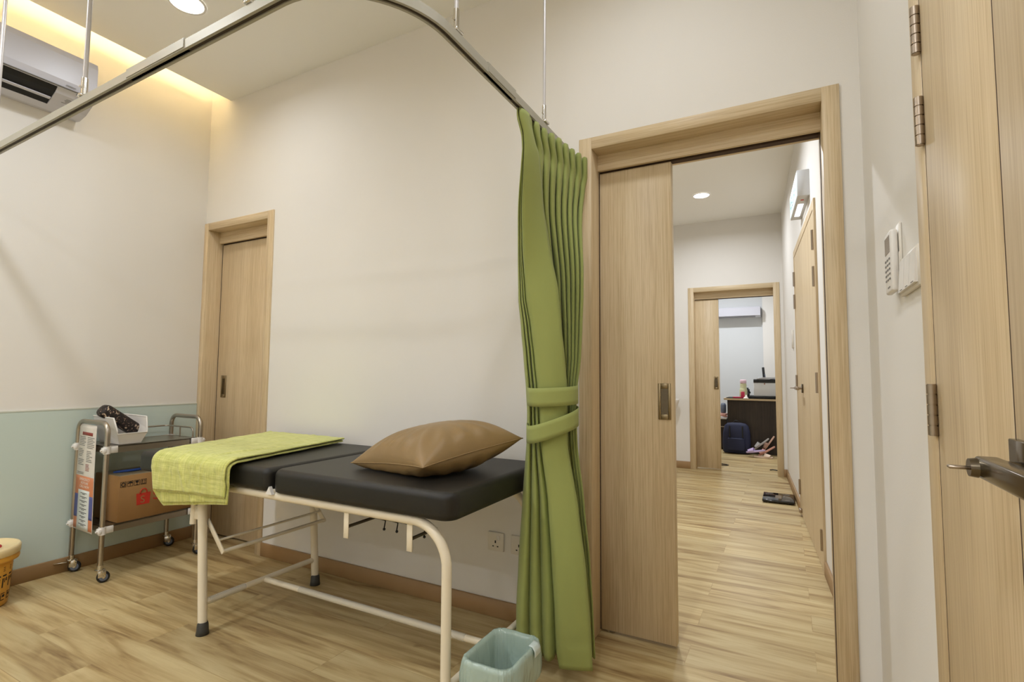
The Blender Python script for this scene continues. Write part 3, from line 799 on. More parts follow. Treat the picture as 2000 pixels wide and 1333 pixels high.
# ------------------------------------------------------------------ trolley
tl = thing('trolley', 'stainless steel two-shelf trolley beside the left wall', 'trolley', (.2, -.44, 0))
TX0, TX1, TY0, TY1 = .045, .362, -.688, -.190
RL = .0125
for y in (TY0, TY1):
    pts = [(TX0, y, .085), (TX0, y, .78)]+arc((TX0+.055, y, .78), .055, 180, 90, 8, 'xz')+arc((TX1-.055, y, .78), .055, 90, 0, 8, 'xz')+[(TX1, y, .085)]
    MB().tube(pts, RL, 16).build('end_frame', M['steel'], tl)
for zt in (.708, .285):
    sh = MB(); x0, x1, y0, y1 = TX0+.014, TX1-.014, TY0+.014, TY1-.014
    sh.box(x0, x1, y0, y1, zt-.004, zt); 
    for a in ((x0, x0+.002, y0, y1), (x1-.002, x1, y0, y1), (x0, x1, y0, y0+.002), (x0, x1, y1-.002, y1)): sh.box(a[0], a[1], a[2], a[3], zt-.036, zt+.002)
    s_o = sh.build('shelf', M['steel'], tl)
    for (x, y, sx, sy) in ((TX0, TY0, 1, 1), (TX1, TY0, -1, 1), (TX0, TY1, 1, -1), (TX1, TY1, -1, -1)):
        k = MB(); k.cyl((x, y, zt-.036), (x, y, zt+.004), .0165, 16)
        k.box(min(x-.004*sx, x+.006*sx), max(x-.004*sx, x+.006*sx), min(y, y+.052*sy), max(y, y+.052*sy), zt-.034, zt+.002, .002, 1)
        k.box(x-.0155, x+.0155, min(y, y-.022*sy), max(y, y-.022*sy), zt-.030, zt-.002, .003, 1)
        k.cyl((x, y-.020*sy, zt-.016), (x, y-.030*sy, zt-.016), .0055, 10)
        k.build('corner_clamp', M['white'], s_o)
gr = MB(); gx0, gx1, gy0, gy1, gz = .068, .338, -.655, -.222, .772
pts = [(gx0+.0, gy0, .70), (gx0, gy0, gz-.03)]+arc((gx0, gy0+.03, gz-.03), .03, 180, 90, 6, 'yz')+[(gx0, gy1-.03, gz)]+arc((gx0+.03, gy1-.03, gz), .03, 180, 90, 6, 'xy')+[(gx1-.03, gy1, gz)]+arc((gx1-.03, gy1, gz-.03), .03, 90, 0, 6, 'xz')+[(gx1, gy1, .708)]
gr.tube(pts, .0048, 10)
for p in ((gx0, -.50), (gx0, -.36), (.20, gy1)): gr.cyl((p[0], p[1], .706), (p[0], p[1], gz), .004, 10)
gr.build('guard_rail', M['steel'], tl)
def caster(x, y, ang, brake):
    t = MB(); a = R(ang); dx, dy = math.cos(a), math.sin(a)
    c = MB().cyl((x, y, .070), (x, y, .092), .0145, 16); c.box(x-.017, x+.017, y-.017, y+.017, .064, .071, .001, 1)
    wx, wy = x+dx*.016, y+dy*.016; sx, sy = -dy, dx
    rot = Matrix.Rotation(a, 3, 'Z')
    for q in (-1, 1):
        c.obox((x+dx*.009+sx*q*.0125, y+dy*.009+sy*q*.0125, .048), (.034, .0025, .038), rot, .001, 1)
    c.cyl((wx+sx*.016, wy+sy*.016, .029), (wx-sx*.016, wy-sy*.016, .029), .006, 12)
    if brake: c.obox((x-dx*.045, y-dy*.045, .058), (.06, .018, .004), rot, .001, 1)
    co_ = c.build('caster', M['chrome'], tl)
    wv = MB(); n = 28
    prof = [(.012, -.010), (.024, -.010), (.0285, -.007), (.029, 0), (.0285, .007), (.024, .010), (.012, .010)]
    rings = []
    for r_, o_ in prof:
        rings.append([Vector((wx+sx*o_+dx*r_*math.cos(2*math.pi*i/n), wy+sy*o_+dy*r_*math.cos(2*math.pi*i/n), .0292+r_*math.sin(2*math.pi*i/n))) for i in range(n)])
    wv.loft(rings, True, False, True); wv.build('wheel', M['black'], co_)
    hb = MB(); hb.cyl((wx+sx*.011, wy+sy*.011, .0292), (wx-sx*.011, wy-sy*.011, .0292), .019, 20); hb.build('wheel_hub', M['slate'], co_)
caster(TX0+.004, TY0, 62, True); caster(TX1, TY0, 75, False); caster(TX0+.004, TY1, 60, False); caster(TX1, TY1, 80, False)

# white stacking basket, open front towards +x
bk = thing('storage_basket', 'white open-fronted plastic basket on the top shelf of the trolley', 'basket', (.2, -.556, .71))
b = MB(); bx0, bx1, by0, by1, bz = .088, .330, -.628, -.486, .7115
def wallq(p):  # quad shell from outline polygons
    b._faces([Vector(q) for q in p], [list(range(len(p)))])
fl = .018
outer_b = [(bx0+fl, by0+fl), (bx1-fl*.6, by0+fl), (bx1-fl*.6, by1-fl), (bx0+fl, by1-fl)]
A0, B0, C0_, D0 = [(p[0], p[1], bz) for p in outer_b]
zl, zh = bz+.058, bz+.148
A1 = (bx0, by0-.012, zh); B1 = (bx1-.02, by0-.012, zh-.004); B2 = (bx1+.006, by0-.004, zl+.02); B3 = (bx1+.008, by0-.004, zl)
C1 = (bx1-.02, by1+.012, zh-.004); C2 = (bx1+.006, by1+.004, zl+.02); C3 = (bx1+.008, by1+.004, zl); D1 = (bx0, by1+.012, zh)
wallq([A0, B0, C0_, D0]); wallq([A0, B0, B3, B2, B1, A1]); wallq([D0, C0_, C3, C2, C1, D1]); wallq([B0, C0_, C3, B3]); wallq([A0, D0, D1, A1])
bmesh.ops.remove_doubles(b.bm, verts=b.bm.verts[:], dist=.0005)
b.build('shell', M['white'], bk, mods=[solid(.0035)])
rm = MB()
rm.tube([D1, A1, B1, B2, B3, C3, C2, C1, D1], .0042, 8, False)
rm.build('rim', M['white'], bk)
pc = MB()
rot = Matrix.Rotation(R(-8), 3, 'Z') @ Matrix.Rotation(R(42), 3, 'X').inverted()
pc.obox((.200, -.548, .826), (.10, .262, .072), Matrix.Rotation(R(-10), 3, 'Z') @ Matrix.Rotation(R(-38), 3, 'X'), .026, 4)
pch = pc.build('pouch', M['pouch'])
tag(pch, 'black printed fabric pouch leaning in the white basket', 'pouch')

# information sheet clipped to the end frame
ps = thing('poster', 'laminated information sheet hanging on the end of the trolley', 'poster', (.14, -.705, .24))
def sheet_pt(u, v, off=0.0):   # u 0..1 across (x), v 0..1 downwards
    x = .064+.186*u-.004*v*(1-u)+.022*v*u; z = .822-.577*v-.006*u
    y = -.690-.004*math.sin(v*math.pi)-.010*max(0, v-.62)
    return (x, y-off, z)
def patch(u0, u1, v0, v1, name, m, off, parent, nv=6):
    q = MB(); q.grid(lambda a, c: sheet_pt(u0+(u1-u0)*a, v0+(v1-v0)*c, off), 2, nv); return q.build(name, m, parent, mods=[solid(.0004)], fixn=False)
sht = patch(0, 1, 0, 1, 'sheet', M['paper'], 0, ps, 24)
patch(0.02, .98, .49, .985, 'orange_panel', M['orange'], .0012, sht, 12)
patch(0.02, .98, .665, .88, 'blue_panel', M['pblue'], .0018, sht, 8)
patch(.20, .80, .62, .985, 'list_panel', M['ppale'], .0024, sht, 10)
patch(.20, .80, .075, .105, 'heading_bar', M['pred'], .0012, sht, 2)
ln = MB()
def lines(u0, u1, vs, rag):
    for k, v in enumerate(vs):
        e = u1-(u1-u0)*rag*random.random()
        ln.grid(lambda a, c: sheet_pt(u0+(e-u0)*a, v+.0055*c, .0016), 3, 1)
lines(.08, .46, [.12+.016*k for k in range(6)], .5); lines(.52, .94, [.12+.016*k for k in range(7)], .5)
lines(.08, .36, [.235+.016*k for k in range(5)], .4); lines(.52, .86, [.25+.016*k for k in range(7)], .5)
lines(.08, .42, [.335+.016*k for k in range(4)], .5); lines(.06, .5, [.455, .468], .3)
ln.build('printed_text', M['grey'], sht)
ln = MB(); lines(.50, .72, [.375+.014*k for k in range(5)], .4); ln.build('printed_text', M['pred'], sht)
ln = MB()
for k in range(9):
    wv = .22-.08*random.random()
    for j in range(2):
        v = .645+k*.036+j*.011; ww = wv*(1 if j == 0 else .45)
        ln.grid(lambda a, c: sheet_pt(.5-ww+2*ww*a, v+.0055*c, .0030), 3, 1)
ln.build('printed_text', M['inkblk'], sht)
for k, tx in enumerate(('EMERGENCY', 'HOTLINE', 'CALL NOW')):
    p = sheet_pt(.5, .532+.033*k, .0018)
    text_mesh(tx, .0195, basis(p, (1, 0, -.03), (.02, .006, 1)), 'lettering', M['paper'], sht, .0002, 'CENTER')

# cardboard carton on the lower shelf
cb_ = thing('cardboard_box', 'brown cardboard carton with red shopping bag logo on the lower shelf', 'box', (.2, -.44, .285))
bx0, bx1, by0, by1, bz0, bz1 = .085, .344, -.613, -.212, .2875, .537
MB().box(bx0, bx1, by0, by1, bz0, bz1, .003, 1).build('carton', M['card'], cb_)
MB().box(bx0+.01, bx1-.006, by0+.006, by1-.006, bz1, bz1+.0015).build('packing_tape', M['cardin'], cb_)
MB().tube([(.20, -.575, bz1+.004)]+[(.20+.05*math.sin(t*math.pi), -.575+.17*t, bz1+.006+.006*math.sin(t*math.pi)) for t in (0.1, .25, .4, .55, .7, .85, 1)], .007, 8).build('strap', M['blue'], cb_)
FX = bx1+.0008
def fy(y, z): return basis((FX, y, z), (0, 1, 0), (0, 0, 1))
lg = MB()   # shopping bag logo: tapered body, arched handle
yc, zc = -.487, .400
lg.mi = 0
lg._faces([Vector((FX, yc-.033, zc-.036)), Vector((FX, yc+.033, zc-.036)), Vector((FX, yc+.037, zc+.028)), Vector((FX, yc-.037, zc+.028))], [[0, 1, 2, 3]])
lg.tube([(FX, yc-.018, zc+.026)]+[(FX, yc-.018*math.cos(t), zc+.026+.026*math.sin(t)) for t in [math.pi*k/10 for k in range(11)]]+[(FX, yc+.018, zc+.026)], .003, 6)
lg.build('logo_bag', M['red'], cb_, mods=[solid(.0004)], fixn=False)
text_mesh('S', .055, fy(yc-.016, zc-.026) @ Matrix.Translation((0, 0, .0006)), 'logo_letter', M['card'], cb_)
text_mesh('Shopee', .072, fy(yc+.050, zc-.020), 'lettering', M['red'], cb_)
def bar(y0, y1, z0, z1): ic.box(FX-.0003, FX+.0002, y0, y1, z0, z1)
for k in range(4):
    ic = MB(); y0 = -.606+k*.034; s = .029; z0 = .477
    for q in ((y0, y0+s, z0, z0+.002), (y0, y0+s, z0+s-.002, z0+s), (y0, y0+.002, z0, z0+s), (y0+s-.002, y0+s, z0, z0+s)): bar(*q)
    cy, cz = y0+s/2, z0+s/2
    if k == 0:
        ic.tube([(FX, cy+.009*math.cos(2*math.pi*i/12), cz+.009*math.sin(2*math.pi*i/12)) for i in range(13)], .0022, 5)
    elif k == 1:
        ic.prism([(cy+.012*math.cos(math.pi*i/8), cz+.001+.010*math.sin(math.pi*i/8)) for i in range(9)], FX-.0003, FX+.0003, 'x'); bar(cy-.001, cy+.001, cz-.010, cz+.002)
    elif k == 2:
        ic.prism([(cy-.008, cz+.011), (cy+.008, cz+.011), (cy+.007, cz+.002), (cy, cz-.003), (cy-.007, cz+.002)], FX-.0003, FX+.0003, 'x'); bar(cy-.001, cy+.001, cz-.010, cz-.002); bar(cy-.006, cy+.006, cz-.012, cz-.010)
    else:
        for dy in (-.006, .006):
            bar(cy+dy-.001, cy+dy+.001, cz-.008, cz+.006); ic.prism([(cy+dy-.004, cz+.004), (cy+dy+.004, cz+.004), (cy+dy, cz+.011)], FX-.0003, FX+.0003, 'x')
        bar(cy-.011, cy+.011, cz-.011, cz-.009)
    ic.build('shipping_mark', M['inkblk'], cb_)
ic = MB(); ic.box(FX-.0003, FX+.0002, -.275, -.232, .335, .350); ic.box(FX-.0003, FX+.0002, -.300, -.285, .322, .350)
ic.build('printed_code', M['inkblk'], cb_)

# ------------------------------------------------------------------ yellow pail
bu = thing('pail', 'yellow plastic clinical waste pail with cream lid by the left wall', 'pail', (.19, -1.115, 0))
c = (.19, -1.115, 0)
MB().lathe(c, [(.001, .002), (.112, .002), (.116, .006), (.128, .215), (.128, .222)], 48).build('tub', M['yellow'], bu)
MB().lathe(c, [(.128, .210), (.147, .212), (.149, .222), (.146, .236), (.144, .238)], 48).build('tub_collar', M['yellow'], bu)
MB().lathe(c, [(.144, .236), (.151, .240), (.152, .268), (.147, .277), (.140, .277), (.136, .268), (.001, .268)], 48).build('lid', M['lidw'], bu)
MB().lathe((c[0]+.03, c[1]+.045, .268), [(.001, .008), (.028, .008), (.03, .004), (.03, 0)], 20).build('lid_flap', M['redp'], bu)
tx = MB()
def rad(z): return .116+(.128-.116)*(z-.006)/.209+.0006
def wrap(a0, a1, z0, z1):
    tx.grid(lambda i, j: (c[0]+rad(z0+(z1-z0)*j)*math.cos(R(a0+(a1-a0)*i)), c[1]+rad(z0+(z1-z0)*j)*math.sin(R(a0+(a1-a0)*i)), z0+(z1-z0)*j), 8, 1)
for z in (.182, .174, .166): wrap(-80, 70, z, z+.003)
for a in range(-72, 68, 17):
    wrap(a, a+9+random.random()*4, .142, .149)
    wrap(a, a+3, .090, .134); wrap(a+5, a+7, .112, .132); wrap(a+9, a+12, .118, .134)
    wrap(a, a+11, .060, .064); wrap(a, a+2, .036, .058); wrap(a+4, a+11, .044, .056); wrap(a, a+11, .030, .034)
tx.build('printed_marks', M['inkblk'], bu)

# ------------------------------------------------------------------ waste bin with liner
wb = thing('waste_bin', 'small beige bin lined with a pale green plastic bag at the foot of the curtain', 'waste bin', (2.785, -.68, 0))
def rrect(cx, cy, hx, hy, rc, z, n=8, wob=0.0, ph=0.0):
    out = []
    for sx, sy, a0 in ((1, 1, 0), (-1, 1, 90), (-1, -1, 180), (1, -1, 270)):
        for k in range(n+1):
            t = R(a0+90*k/n)
            out.append(Vector((cx+sx*(hx-rc)+rc*math.cos(t), cy+sy*(hy-rc)+rc*math.sin(t), z)))
        nx = out[-1]
        m = len(out)
    res = []
    for i in range(len(out)):
        a, b_ = out[i], out[(i+1) % len(out)]
        for q in range(3): res.append(a.lerp(b_, q/3))
    if wob:
        for i, v in enumerate(res):
            w_ = wob*(math.sin(i*1.9+ph)+math.sin(i*.73+2*ph)+.6*math.sin(i*3.1+ph))
            d = Vector((v.x-cx, v.y-cy, 0)).normalized(); v += d*w_*.6; v.z += w_*.5
    return res
bcx, bcy, bhx, bhy = 2.783, -.680, .080, .113
b = MB()
b.loft([rrect(bcx, bcy, bhx-.022, bhy-.022, .03, .004), rrect(bcx, bcy, bhx-.004, bhy-.004, .035, .250)], True, False, True)
b._faces(rrect(bcx, bcy, bhx-.022, bhy-.022, .03, .004), [list(range(4*9*3))])
b.build('tub', M['beige'], wb, mods=[solid(.003)])
b = MB()
rings = []
for hx, hy, z, wv, ph in ((-.042, -.042, .016, .0, 1), (-.038, -.038, .03, .003, 1), (-.026, -.026, .12, .0035, 1.3), (-.016, -.016, .2, .0018, 1.7), (-.009, -.009, .252, .0006, 2), (-.003, -.003, .266, .0008, 2.3), (.004, .004, .264, .0008, 2.6), (.007, .007, .250, .0012, 3), (.010, .010, .215, .0025, 3.4), (.009, .009, .180, .004, 3.8), (.007, .007, .158, .005, 4.1)):
    rings.append(rrect(bcx, bcy, bhx+hx, bhy+hy, .036, z, wob=wv, ph=ph))
b.loft(rings, True, False, True); b._faces(rings[0], [list(range(len(rings[0])))])
b.build('bag_liner', M['liner'], wb, fixn=False)
MB().grid(lambda u, v: (bcx+.072+.0205*math.sin(min(1, v*1.6)*math.pi/2), bcy+.040+.042*u, .2695-.038*max(0, v-.25)-.003*min(1, v*3)), 4, 12).build('bag_tab', M['linertape'], wb, mods=[solid(.0012, 1)])

# ------------------------------------------------------------------ wall sockets
def socket(x, label):
    t = thing('wall_socket', label, 'socket', (x, 0, .338), 'sockets on the back wall')
    MB().box(x-.042, x+.042, -.011, 0, .297, .381, .003, 2).build('plate', M['offw'], t)
    MB().box(x+.008, x+.022, -.0145, -.010, .346, .367, .0015, 1).build('rocker', M['white'], t)
    q = MB(); q.box(x-.0035, x+.0035, -.0115, -.0105, .333, .345); q.box(x-.016, x-.008, -.0115, -.0105, .316, .321); q.box(x+.008, x+.016, -.0115, -.0105, .316, .321)
    q.build('pin_holes', M['dark'], t)
socket(2.375, 'fully visible single wall socket under the pillow end of the couch')
socket(2.498, 'wall socket half hidden by the green curtain')

# ------------------------------------------------------------------ switches and remote on the right wall
sw = thing('light_switch', 'row of white wide light switches beside the oak door frame', 'light switch', (XR, -.69, 1.355))
MB().box(XR-.009, XR, -.803, -.614, 1.306, 1.394, .002, 1).build('plate', M['offw'], sw)
for k in range(3):
    y0 = -.796+k*.059
    MB().prism([(XR-.009, 1.314), (XR-.0155, 1.314), (XR-.011, 1.387), (XR-.009, 1.387)], y0, y0+.055, 'y').build('rocker', M['white'], sw)
for k in range(3): MB().box(XR-.0162, XR-.0150, -.785+k*.059, -.762+k*.059, 1.3165, 1.3175).build('marking', M['grey'], sw)
hd = MB().box(XR-.006, XR, -.606, -.53, 1.34, 1.492, .002, 1).box(XR-.0078, XR-.006, -.604, -.532, 1.338, 1.42, .002, 1)
tag(hd.build('remote_holder', M['offw']), 'white wall holder behind the remote control', 'holder')
rc = thing('remote_control', 'white air conditioner remote in a holder on the right wall', 'remote control', (XR, -.5, 1.33))
RX0, RX1 = XR-.0235, XR-.008
MB().box(RX0, RX1, -.602, -.512, 1.324, 1.478, .006, 3).build('body', M['white'], rc)
MB().box(RX0-.0006, RX0+.001, -.588, -.526, 1.424, 1.466).build('screen', M['lcd'], rc)
for i in range(5):
    for j in range(3): MB().box(RX0-.0012, RX0+.001, -.588+j*.025, -.574+j*.025, 1.356+i*.0125, 1.360+i*.0125).build('button', M['grey'], rc)
MB().box(RX0-.0006, RX0+.001, -.578, -.548, 1.336, 1.340).build('marking', M['grey'], rc)

# ------------------------------------------------------------------ corridor things
ex = thing('exit_sign', 'lit box-shaped exit sign over the double door in the corridor', 'exit sign', tuple(WT @ Vector((.76, .035, 2.27))))
MB(WT).box(.48, 1.05, .0, .070, 2.272, 2.442, .002, 1).build('housing', M['signbox'], ex)
fc = MB(WT).box(.495, 1.035, .070, .0725, 2.282, 2.432).build('face', M['signlit'], ex)
Mx = WT @ basis((1.015, .0728, 2.315), (-1, 0, 0), (0, 0, 1))
text_mesh('KELUAR', .125, Mx, 'lettering', M['signgreen'], fc)
MB(WT).box(.66, .95, .020, .052, 2.2695, 2.272).build('emergency_lamp', M['signled'], ex)
MB(WT).cyl((.57, .035, 2.272), (.57, .035, 2.2695), .010).build('status_light', M['redp'], ex)
wp = MB(WT).box(2.03, 2.12, 0, .012, 1.375, 1.54, .002, 1).build('control_panel', M['offw'])
tag(wp, 'thin white control plate past the double door in the corridor', 'control panel')
sc = thing('bathroom_scale', 'black glass bathroom scale on the corridor floor', 'scale', (3.5, 3.18, 0))
MB().box(3.373, 3.628, 3.015, 3.365, .010, .028, .006, 2).build('platform', M['glass'], sc)
for x0, x1, y0, y1 in ((3.395, 3.455, 3.30, 3.325), (3.395, 3.455, 3.06, 3.085), (3.53, 3.59, 3.30, 3.325), (3.53, 3.59, 3.06, 3.085)): MB().box(x0, x1, y0, y1, .028, .0284).build('electrode', M['mirror'], sc)
MB().box(3.475, 3.525, 3.12, 3.26, .028, .0283).build('display', M['lcd'], sc)
for x in (3.40, 3.60):
    for y in (3.05, 3.33): MB().cyl((x, y, 0), (x, y, .011), .014).build('foot', M['black'], sc)
bs = MB(); rings = []
for q, z in ((.55, .62), (.80, .68), (.90, .73), (.97, .79), (1.0, .825), (1.0, .84), (.95, .842), (.86, .80), (.6, .72)):
    rings.append([Vector((2.16+.300*q*math.cos(t), 4.215+.212*q*math.sin(t), z)) for t in [2*math.pi*k/48 for k in range(48)]])
bs.loft(rings, True, True, True)
bs.box(1.95, 2.37, 4.415, 4.43, .62, .9, .004, 1)
bo_ = bs.build('washbasin', M['white']); tag(bo_, 'white basin rim poking out behind the open sliding door', 'basin')

# ------------------------------------------------------------------ far office
dk = thing('desk', 'dark brown desk with a pale wood-edged top in the far office', 'desk', (3.12, 6.5, 0))
MB().box(2.81, 3.47, 6.16, 6.19, .0, .765).build('modesty_panel', M['espresso'], dk)
MB().box(2.81, 2.84, 6.19, 6.80, 0, .765).build('side_panel', M['espresso'], dk); MB().box(3.44, 3.47, 6.19, 6.80, 0, .765).build('side_panel', M['espresso'], dk)
MB().box(2.775, 3.49, 6.12, 6.84, .768, .792).build('top', M['espresso'], dk)
MB().box(2.772, 3.49, 6.112, 6.12, .767, .793).box(2.767, 2.775, 6.112, 6.84, .767, .793).build('edge_strip', M['oakh'], dk)
pr = thing('printer', 'white printer with a dark lid on the far desk', 'printer', (3.33, 6.38, .792))
MB().box(3.168, 3.476, 6.22, 6.56, .832, 1.025, .006, 2).build('body', M['printer'], pr)
MB().box(3.165, 3.478, 6.21, 6.57, 1.030, 1.075, .006, 2).build('scanner_lid', M['black'], pr)
MB().box(3.10, 3.478, 6.20, 6.58, .793, .832, .003, 1).build('base_tray', M['black'], pr)
MB().box(3.165, 3.478, 6.215, 6.565, 1.0245, 1.0305).build('seam', M['grey'], pr)
MB().box(3.305, 3.318, 6.212, 6.222, 1.000, 1.022, .001, 1).build('latch', M['handlew'], pr)
q = MB()
for k in range(4): q.obox((3.31+.016*k, 6.34-.01*k, 1.0795+.008*k), (.22, .28, .007), Matrix.Rotation(R(-14+9*k), 3, 'Z'))
tag(q.build('paper_stack', M['sheet']), 'loose stack of papers on top of the printer', 'papers')
pt = thing('handset', 'upright black handset standing behind the printer', 'phone handset', (3.30, 6.66, .792))
MB().obox((3.298, 6.66, 1.03), (.034, .04, .46), Matrix.Rotation(R(-4), 3, 'Y'), .006, 2).build('body', M['black'], pt)
MB().obox((3.32, 6.655, .98), (.022, .03, .36), Matrix.Rotation(R(-7), 3, 'Y'), .004, 2).build('stand', M['slate'], pt)
bt = thing('water_bottle', 'pale yellow water bottle with a pink lid on the far desk', 'bottle', (3.022, 6.34, .792))
MB().lathe((3.02, 6.34, .792), [(.001, 0), (.052, .001), (.055, .02), (.055, .11), (.047, .145), (.042, .155), (.047, .19), (.040, .222)], 28).build('body', M['bottle'], bt)
MB().lathe((3.02, 6.34, .792), [(.042, .220), (.044, .225), (.044, .27), (.036, .278), (.001, .278)], 28).build('lid', M['pinkcap'], bt)
q = MB(); q.obox((2.945, 6.22, .804), (.12, .08, .020), Matrix.Rotation(R(12), 3, 'Z'), .004, 2); q.obox((3.02, 6.20, .842), (.05, .022, .098), Matrix.Rotation(R(8), 3, 'Z'), .004, 2)
tag(q.build('purse', M['crimson']), 'open crimson purse on the front edge of the far desk', 'purse')
tag(MB().obox((2.86, 6.24, .798), (.13, .06, .010), Matrix.Rotation(R(20), 3, 'Z'), .002, 1).build('mobile_phone', M['black']), 'dark phone lying on the left corner of the far desk', 'phone')
q = MB()
for k in range(7): q.obox((3.05+.012*(k % 4), 6.5+.03*(k % 3), .83+.018*k % .1), (.03, .05, .03), Matrix.Rotation(R(37*k), 3, 'Z') @ Matrix.Rotation(R(20*k), 3, 'X'), .004, 1)
q.box(3.03, 3.095, 6.45, 6.58, .7925, .87, .008, 2); q.box(3.075, 3.095, 6.48, 6.55, .86, .925, .005, 1)
tag(q.build('gadget', M['black']), 'black lumpy gadget between bottle and printer', 'gadget')
q = MB(); q.grid(lambda i, j: (3.03+.066*i, 6.13+.12*j, .7935+.042*math.sin(math.pi*i)*math.sin(math.pi*j)*(1+.3*math.sin(i*9+j*5))), 14, 12)
tag(q.build('tissue', M['tissue'], mods=[solid(.002, 1)]), 'crumpled white tissue in front of the printer', 'tissue')
# low unit left of the desk
un_ = thing('side_unit', 'low dark unit left of the far desk', 'side unit', (2.62, 6.6, 0))
MB().box(2.46, 2.77, 6.42, 6.8, .02, .46).build('carcass', M['espresso'], un_)
MB().box(2.45, 2.772, 6.41, 6.81, .46, .482).build('top', M['white'], un_)
MB().box(2.455, 2.771, 6.412, 6.42, .34, .352).build('drawer_gap', M['steel'], un_)
tag(MB().lathe((2.715, 6.55, .545), [(.001, 0), (.035, .002), (.04, .03), (.04, .12), (.03, .15), (.001, .158)], 24).build('canister', M['slate']), 'grey rounded canister beside the far desk', 'canister')
q = MB(); q.obox((2.69, 6.55, .510), (.15, .13, .03), Matrix.Rotation(R(15), 3, 'Z') @ Matrix.Rotation(R(10), 3, 'Y'), .012, 2); q.obox((2.70, 6.55, .528), (.13, .12, .028), Matrix.Rotation(R(-12), 3, 'Z'), .012, 2)
tag(q.build('folded_cloth', M['peach2']), 'rose brown folded cloth under the grey canister', 'cloth')
# backpack
bp_ = thing('backpack', 'navy backpack leaning on the dark desk front', 'backpack', (2.93, 6.06, 0))
q = MB(); rings = []
for z, hx, hy in ((.012, .17, .055), (.03, .185, .075), (.15, .19, .085), (.30, .182, .078), (.40, .160, .06), (.435, .12, .04), (.445, .06, .02)):
    rings.append([Vector((2.935+hx*math.copysign(abs(math.cos(t))**.5, math.cos(t)), 6.065+hy*math.copysign(abs(math.sin(t))**.6, math.sin(t)), z)) for t in [2*math.pi*k/40 for k in range(40)]])
q.loft(rings, True, True, True); q.build('bag_body', M['navy'], bp_)
q = MB(); q.box(2.82, 3.05, 5.962, 5.995, .05, .23, .015, 3); q.build('front_pocket', M['navy'], bp_)
MB().tube([(2.90, 6.06, .44)]+[(2.935-.035*math.cos(t), 6.06, .44+.035*math.sin(t)) for t in [math.pi*k/8 for k in range(1, 8)]]+[(2.97, 6.06, .44)], .007, 8).build('grab_handle', M['black'], bp_)
for x in (2.85, 3.02): MB().tube([(x, 5.985, .40), (x, 5.978, .32), (x+.003, 5.975, .24)], .010, 6).build('strap', M['black'], bp_)
# slippers
def slipper(name_mat, strap_mat, loc, rz, ry, label, rx=0):
    Mx = Matrix.Translation(loc) @ Matrix.Rotation(R(rz), 4, 'Z') @ Matrix.Rotation(R(ry), 4, 'Y') @ Matrix.Rotation(R(rx), 4, 'X')
    t = thing('slipper', label, 'slipper', loc, 'slippers beside the desk')
    b = MB(Mx); n = 36
    def out(t): 
        x = .125*math.cos(t); w_ = .043*math.sin(t)*(1+.18*math.cos(t)-.12*math.cos(2*t)); return x, w_
    rings = []
    for z, s in ((0, .95), (.006, 1), (.016, 1), (.021, .96)):
        rings.append([Vector((out(2*math.pi*k/n)[0]*s, out(2*math.pi*k/n)[1]*s, z+.012*max(0, -out(2*math.pi*k/n)[0])*2)) for k in range(n)])
    b.loft(rings, True, True, True); b.build('sole', name_mat, t)
    b = MB(Mx)
    b.grid(lambda i, j: (.01+.075*j+.012*math.sin(math.pi*i), .047*math.cos(math.pi*(1-i)), .016+.048*math.sin(math.pi*i)*(1-.45*j)), 16, 6)
    b.build('strap', strap_mat, t, mods=[solid(.005)])
slipper(M['lilac'], M['lilac'], (3.195, 5.80, .072), 172, 10, 'lilac slipper lying on the heel of the cream one by the desk')
slipper(M['cream2'], M['cream2'], (3.285, 5.80, .001), -6, 0, 'cream slipper flat on the floor by the desk')
slipper(M['peach2'], M['peach2'], (3.335, 5.90, .074), 178, 33, 'rose slipper tilted up behind the cream one')
slipper(M['sgrey'], M['sgrey'], (3.27, 6.00, .158), 178, 40, 'grey slipper propped toe up in front of the dark desk')
slipper(M['peach'], M['peach'], (3.365, 6.09, .165), 178, 56, 'peach slipper standing steepest against the desk')
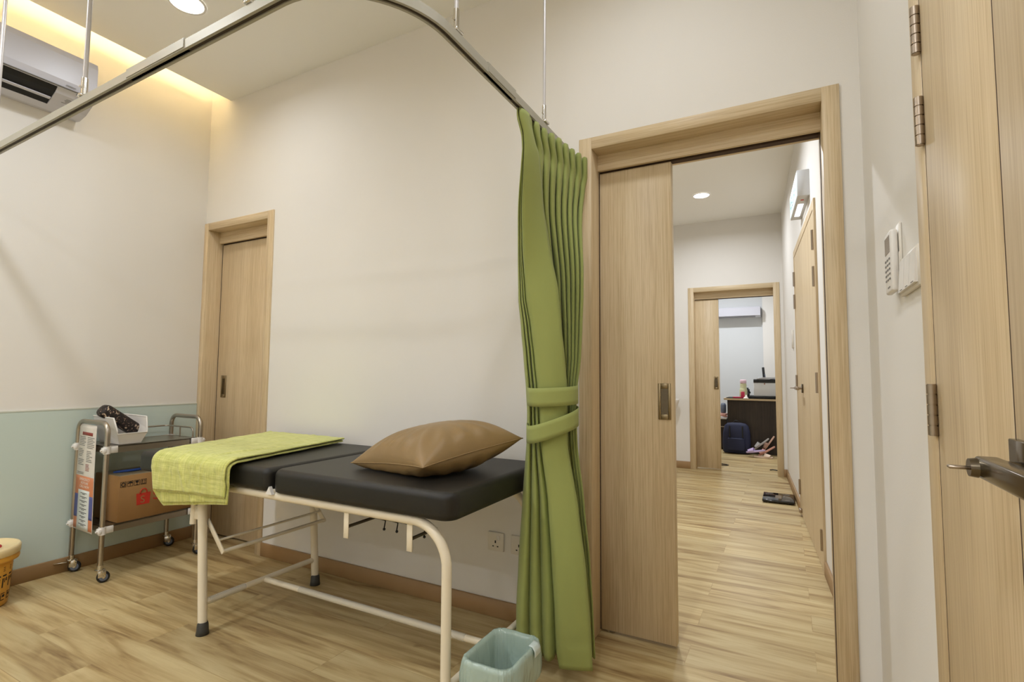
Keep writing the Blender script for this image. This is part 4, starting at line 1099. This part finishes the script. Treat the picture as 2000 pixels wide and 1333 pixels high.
# office air conditioner
a2 = thing('air_conditioner', 'white air conditioner on the far office wall', 'air conditioner', (2.85, 7.5, 2.12))
MB().prism([(7.6, 2.13), (7.45, 2.12), (7.39, 2.15), (7.38, 2.28), (7.41, 2.302), (7.6, 2.305)], 2.45, 3.235, 'x').build('body', M['acw'], a2)
MB().box(2.52, 3.16, 7.40, 7.44, 2.118, 2.124).build('air_outlet', M['grey'], a2)
# loops of cable on the floor
q = MB(); q.tube([(2.70, 4.98, .005), (2.82, 4.97, .005), (2.90, 4.95, .005), (2.925, 4.91, .005), (2.90, 4.87, .005), (2.82, 4.86, .005), (2.70, 4.87, .005)], .0055, 8)
tag(q.build('cable', M['cable']), 'black cable loop on the floor behind the far sliding door', 'cable')
q = MB(); q.tube([(3.395, 4.80, .006), (3.42, 4.83, .006), (3.45, 4.82, .006), (3.47, 4.80, .006)], .006, 8)
tag(q.build('cable_clip', M['cable']), 'small black cord scrap on the floor by the far door jamb', 'cord')

# ------------------------------------------------------------------ camera, world, view
W = bpy.data.worlds.new('World'); SC.world = W; W.use_nodes = True
W.node_tree.nodes['Background'].inputs[0].default_value = (.8, .8, .8, 1); W.node_tree.nodes['Background'].inputs[1].default_value = .05
cam = bpy.data.cameras.new('Camera'); co_ = bpy.data.objects.new('Camera', cam); COL.objects.link(co_)
cam.sensor_fit = 'HORIZONTAL'; cam.sensor_width = 36; cam.lens = 36*1003.926/2000
cam.clip_start = .02
yaw, pit, rol = R(27.973), R(3.779), R(.446)
f = Vector((-math.sin(yaw)*math.cos(pit), math.cos(yaw)*math.cos(pit), math.sin(pit)))
r = Vector((math.cos(yaw), math.sin(yaw), 0)); u = r.cross(f)
r2 = r*math.cos(rol)+u*math.sin(rol); u2 = -r*math.sin(rol)+u*math.cos(rol)
mw = Matrix(((r2.x, u2.x, -f.x, 3.581), (r2.y, u2.y, -f.y, -2.133), (r2.z, u2.z, -f.z, 1.112), (0, 0, 0, 1)))
co_.matrix_world = mw
SC.camera = co_
vs = SC.view_settings
vs.view_transform = 'Standard'; vs.look = 'None'; vs.exposure = 0.0; vs.gamma = 1.0; vs.use_curve_mapping = False
for o in bpy.data.objects:
    if '_o' in o: del o['_o']
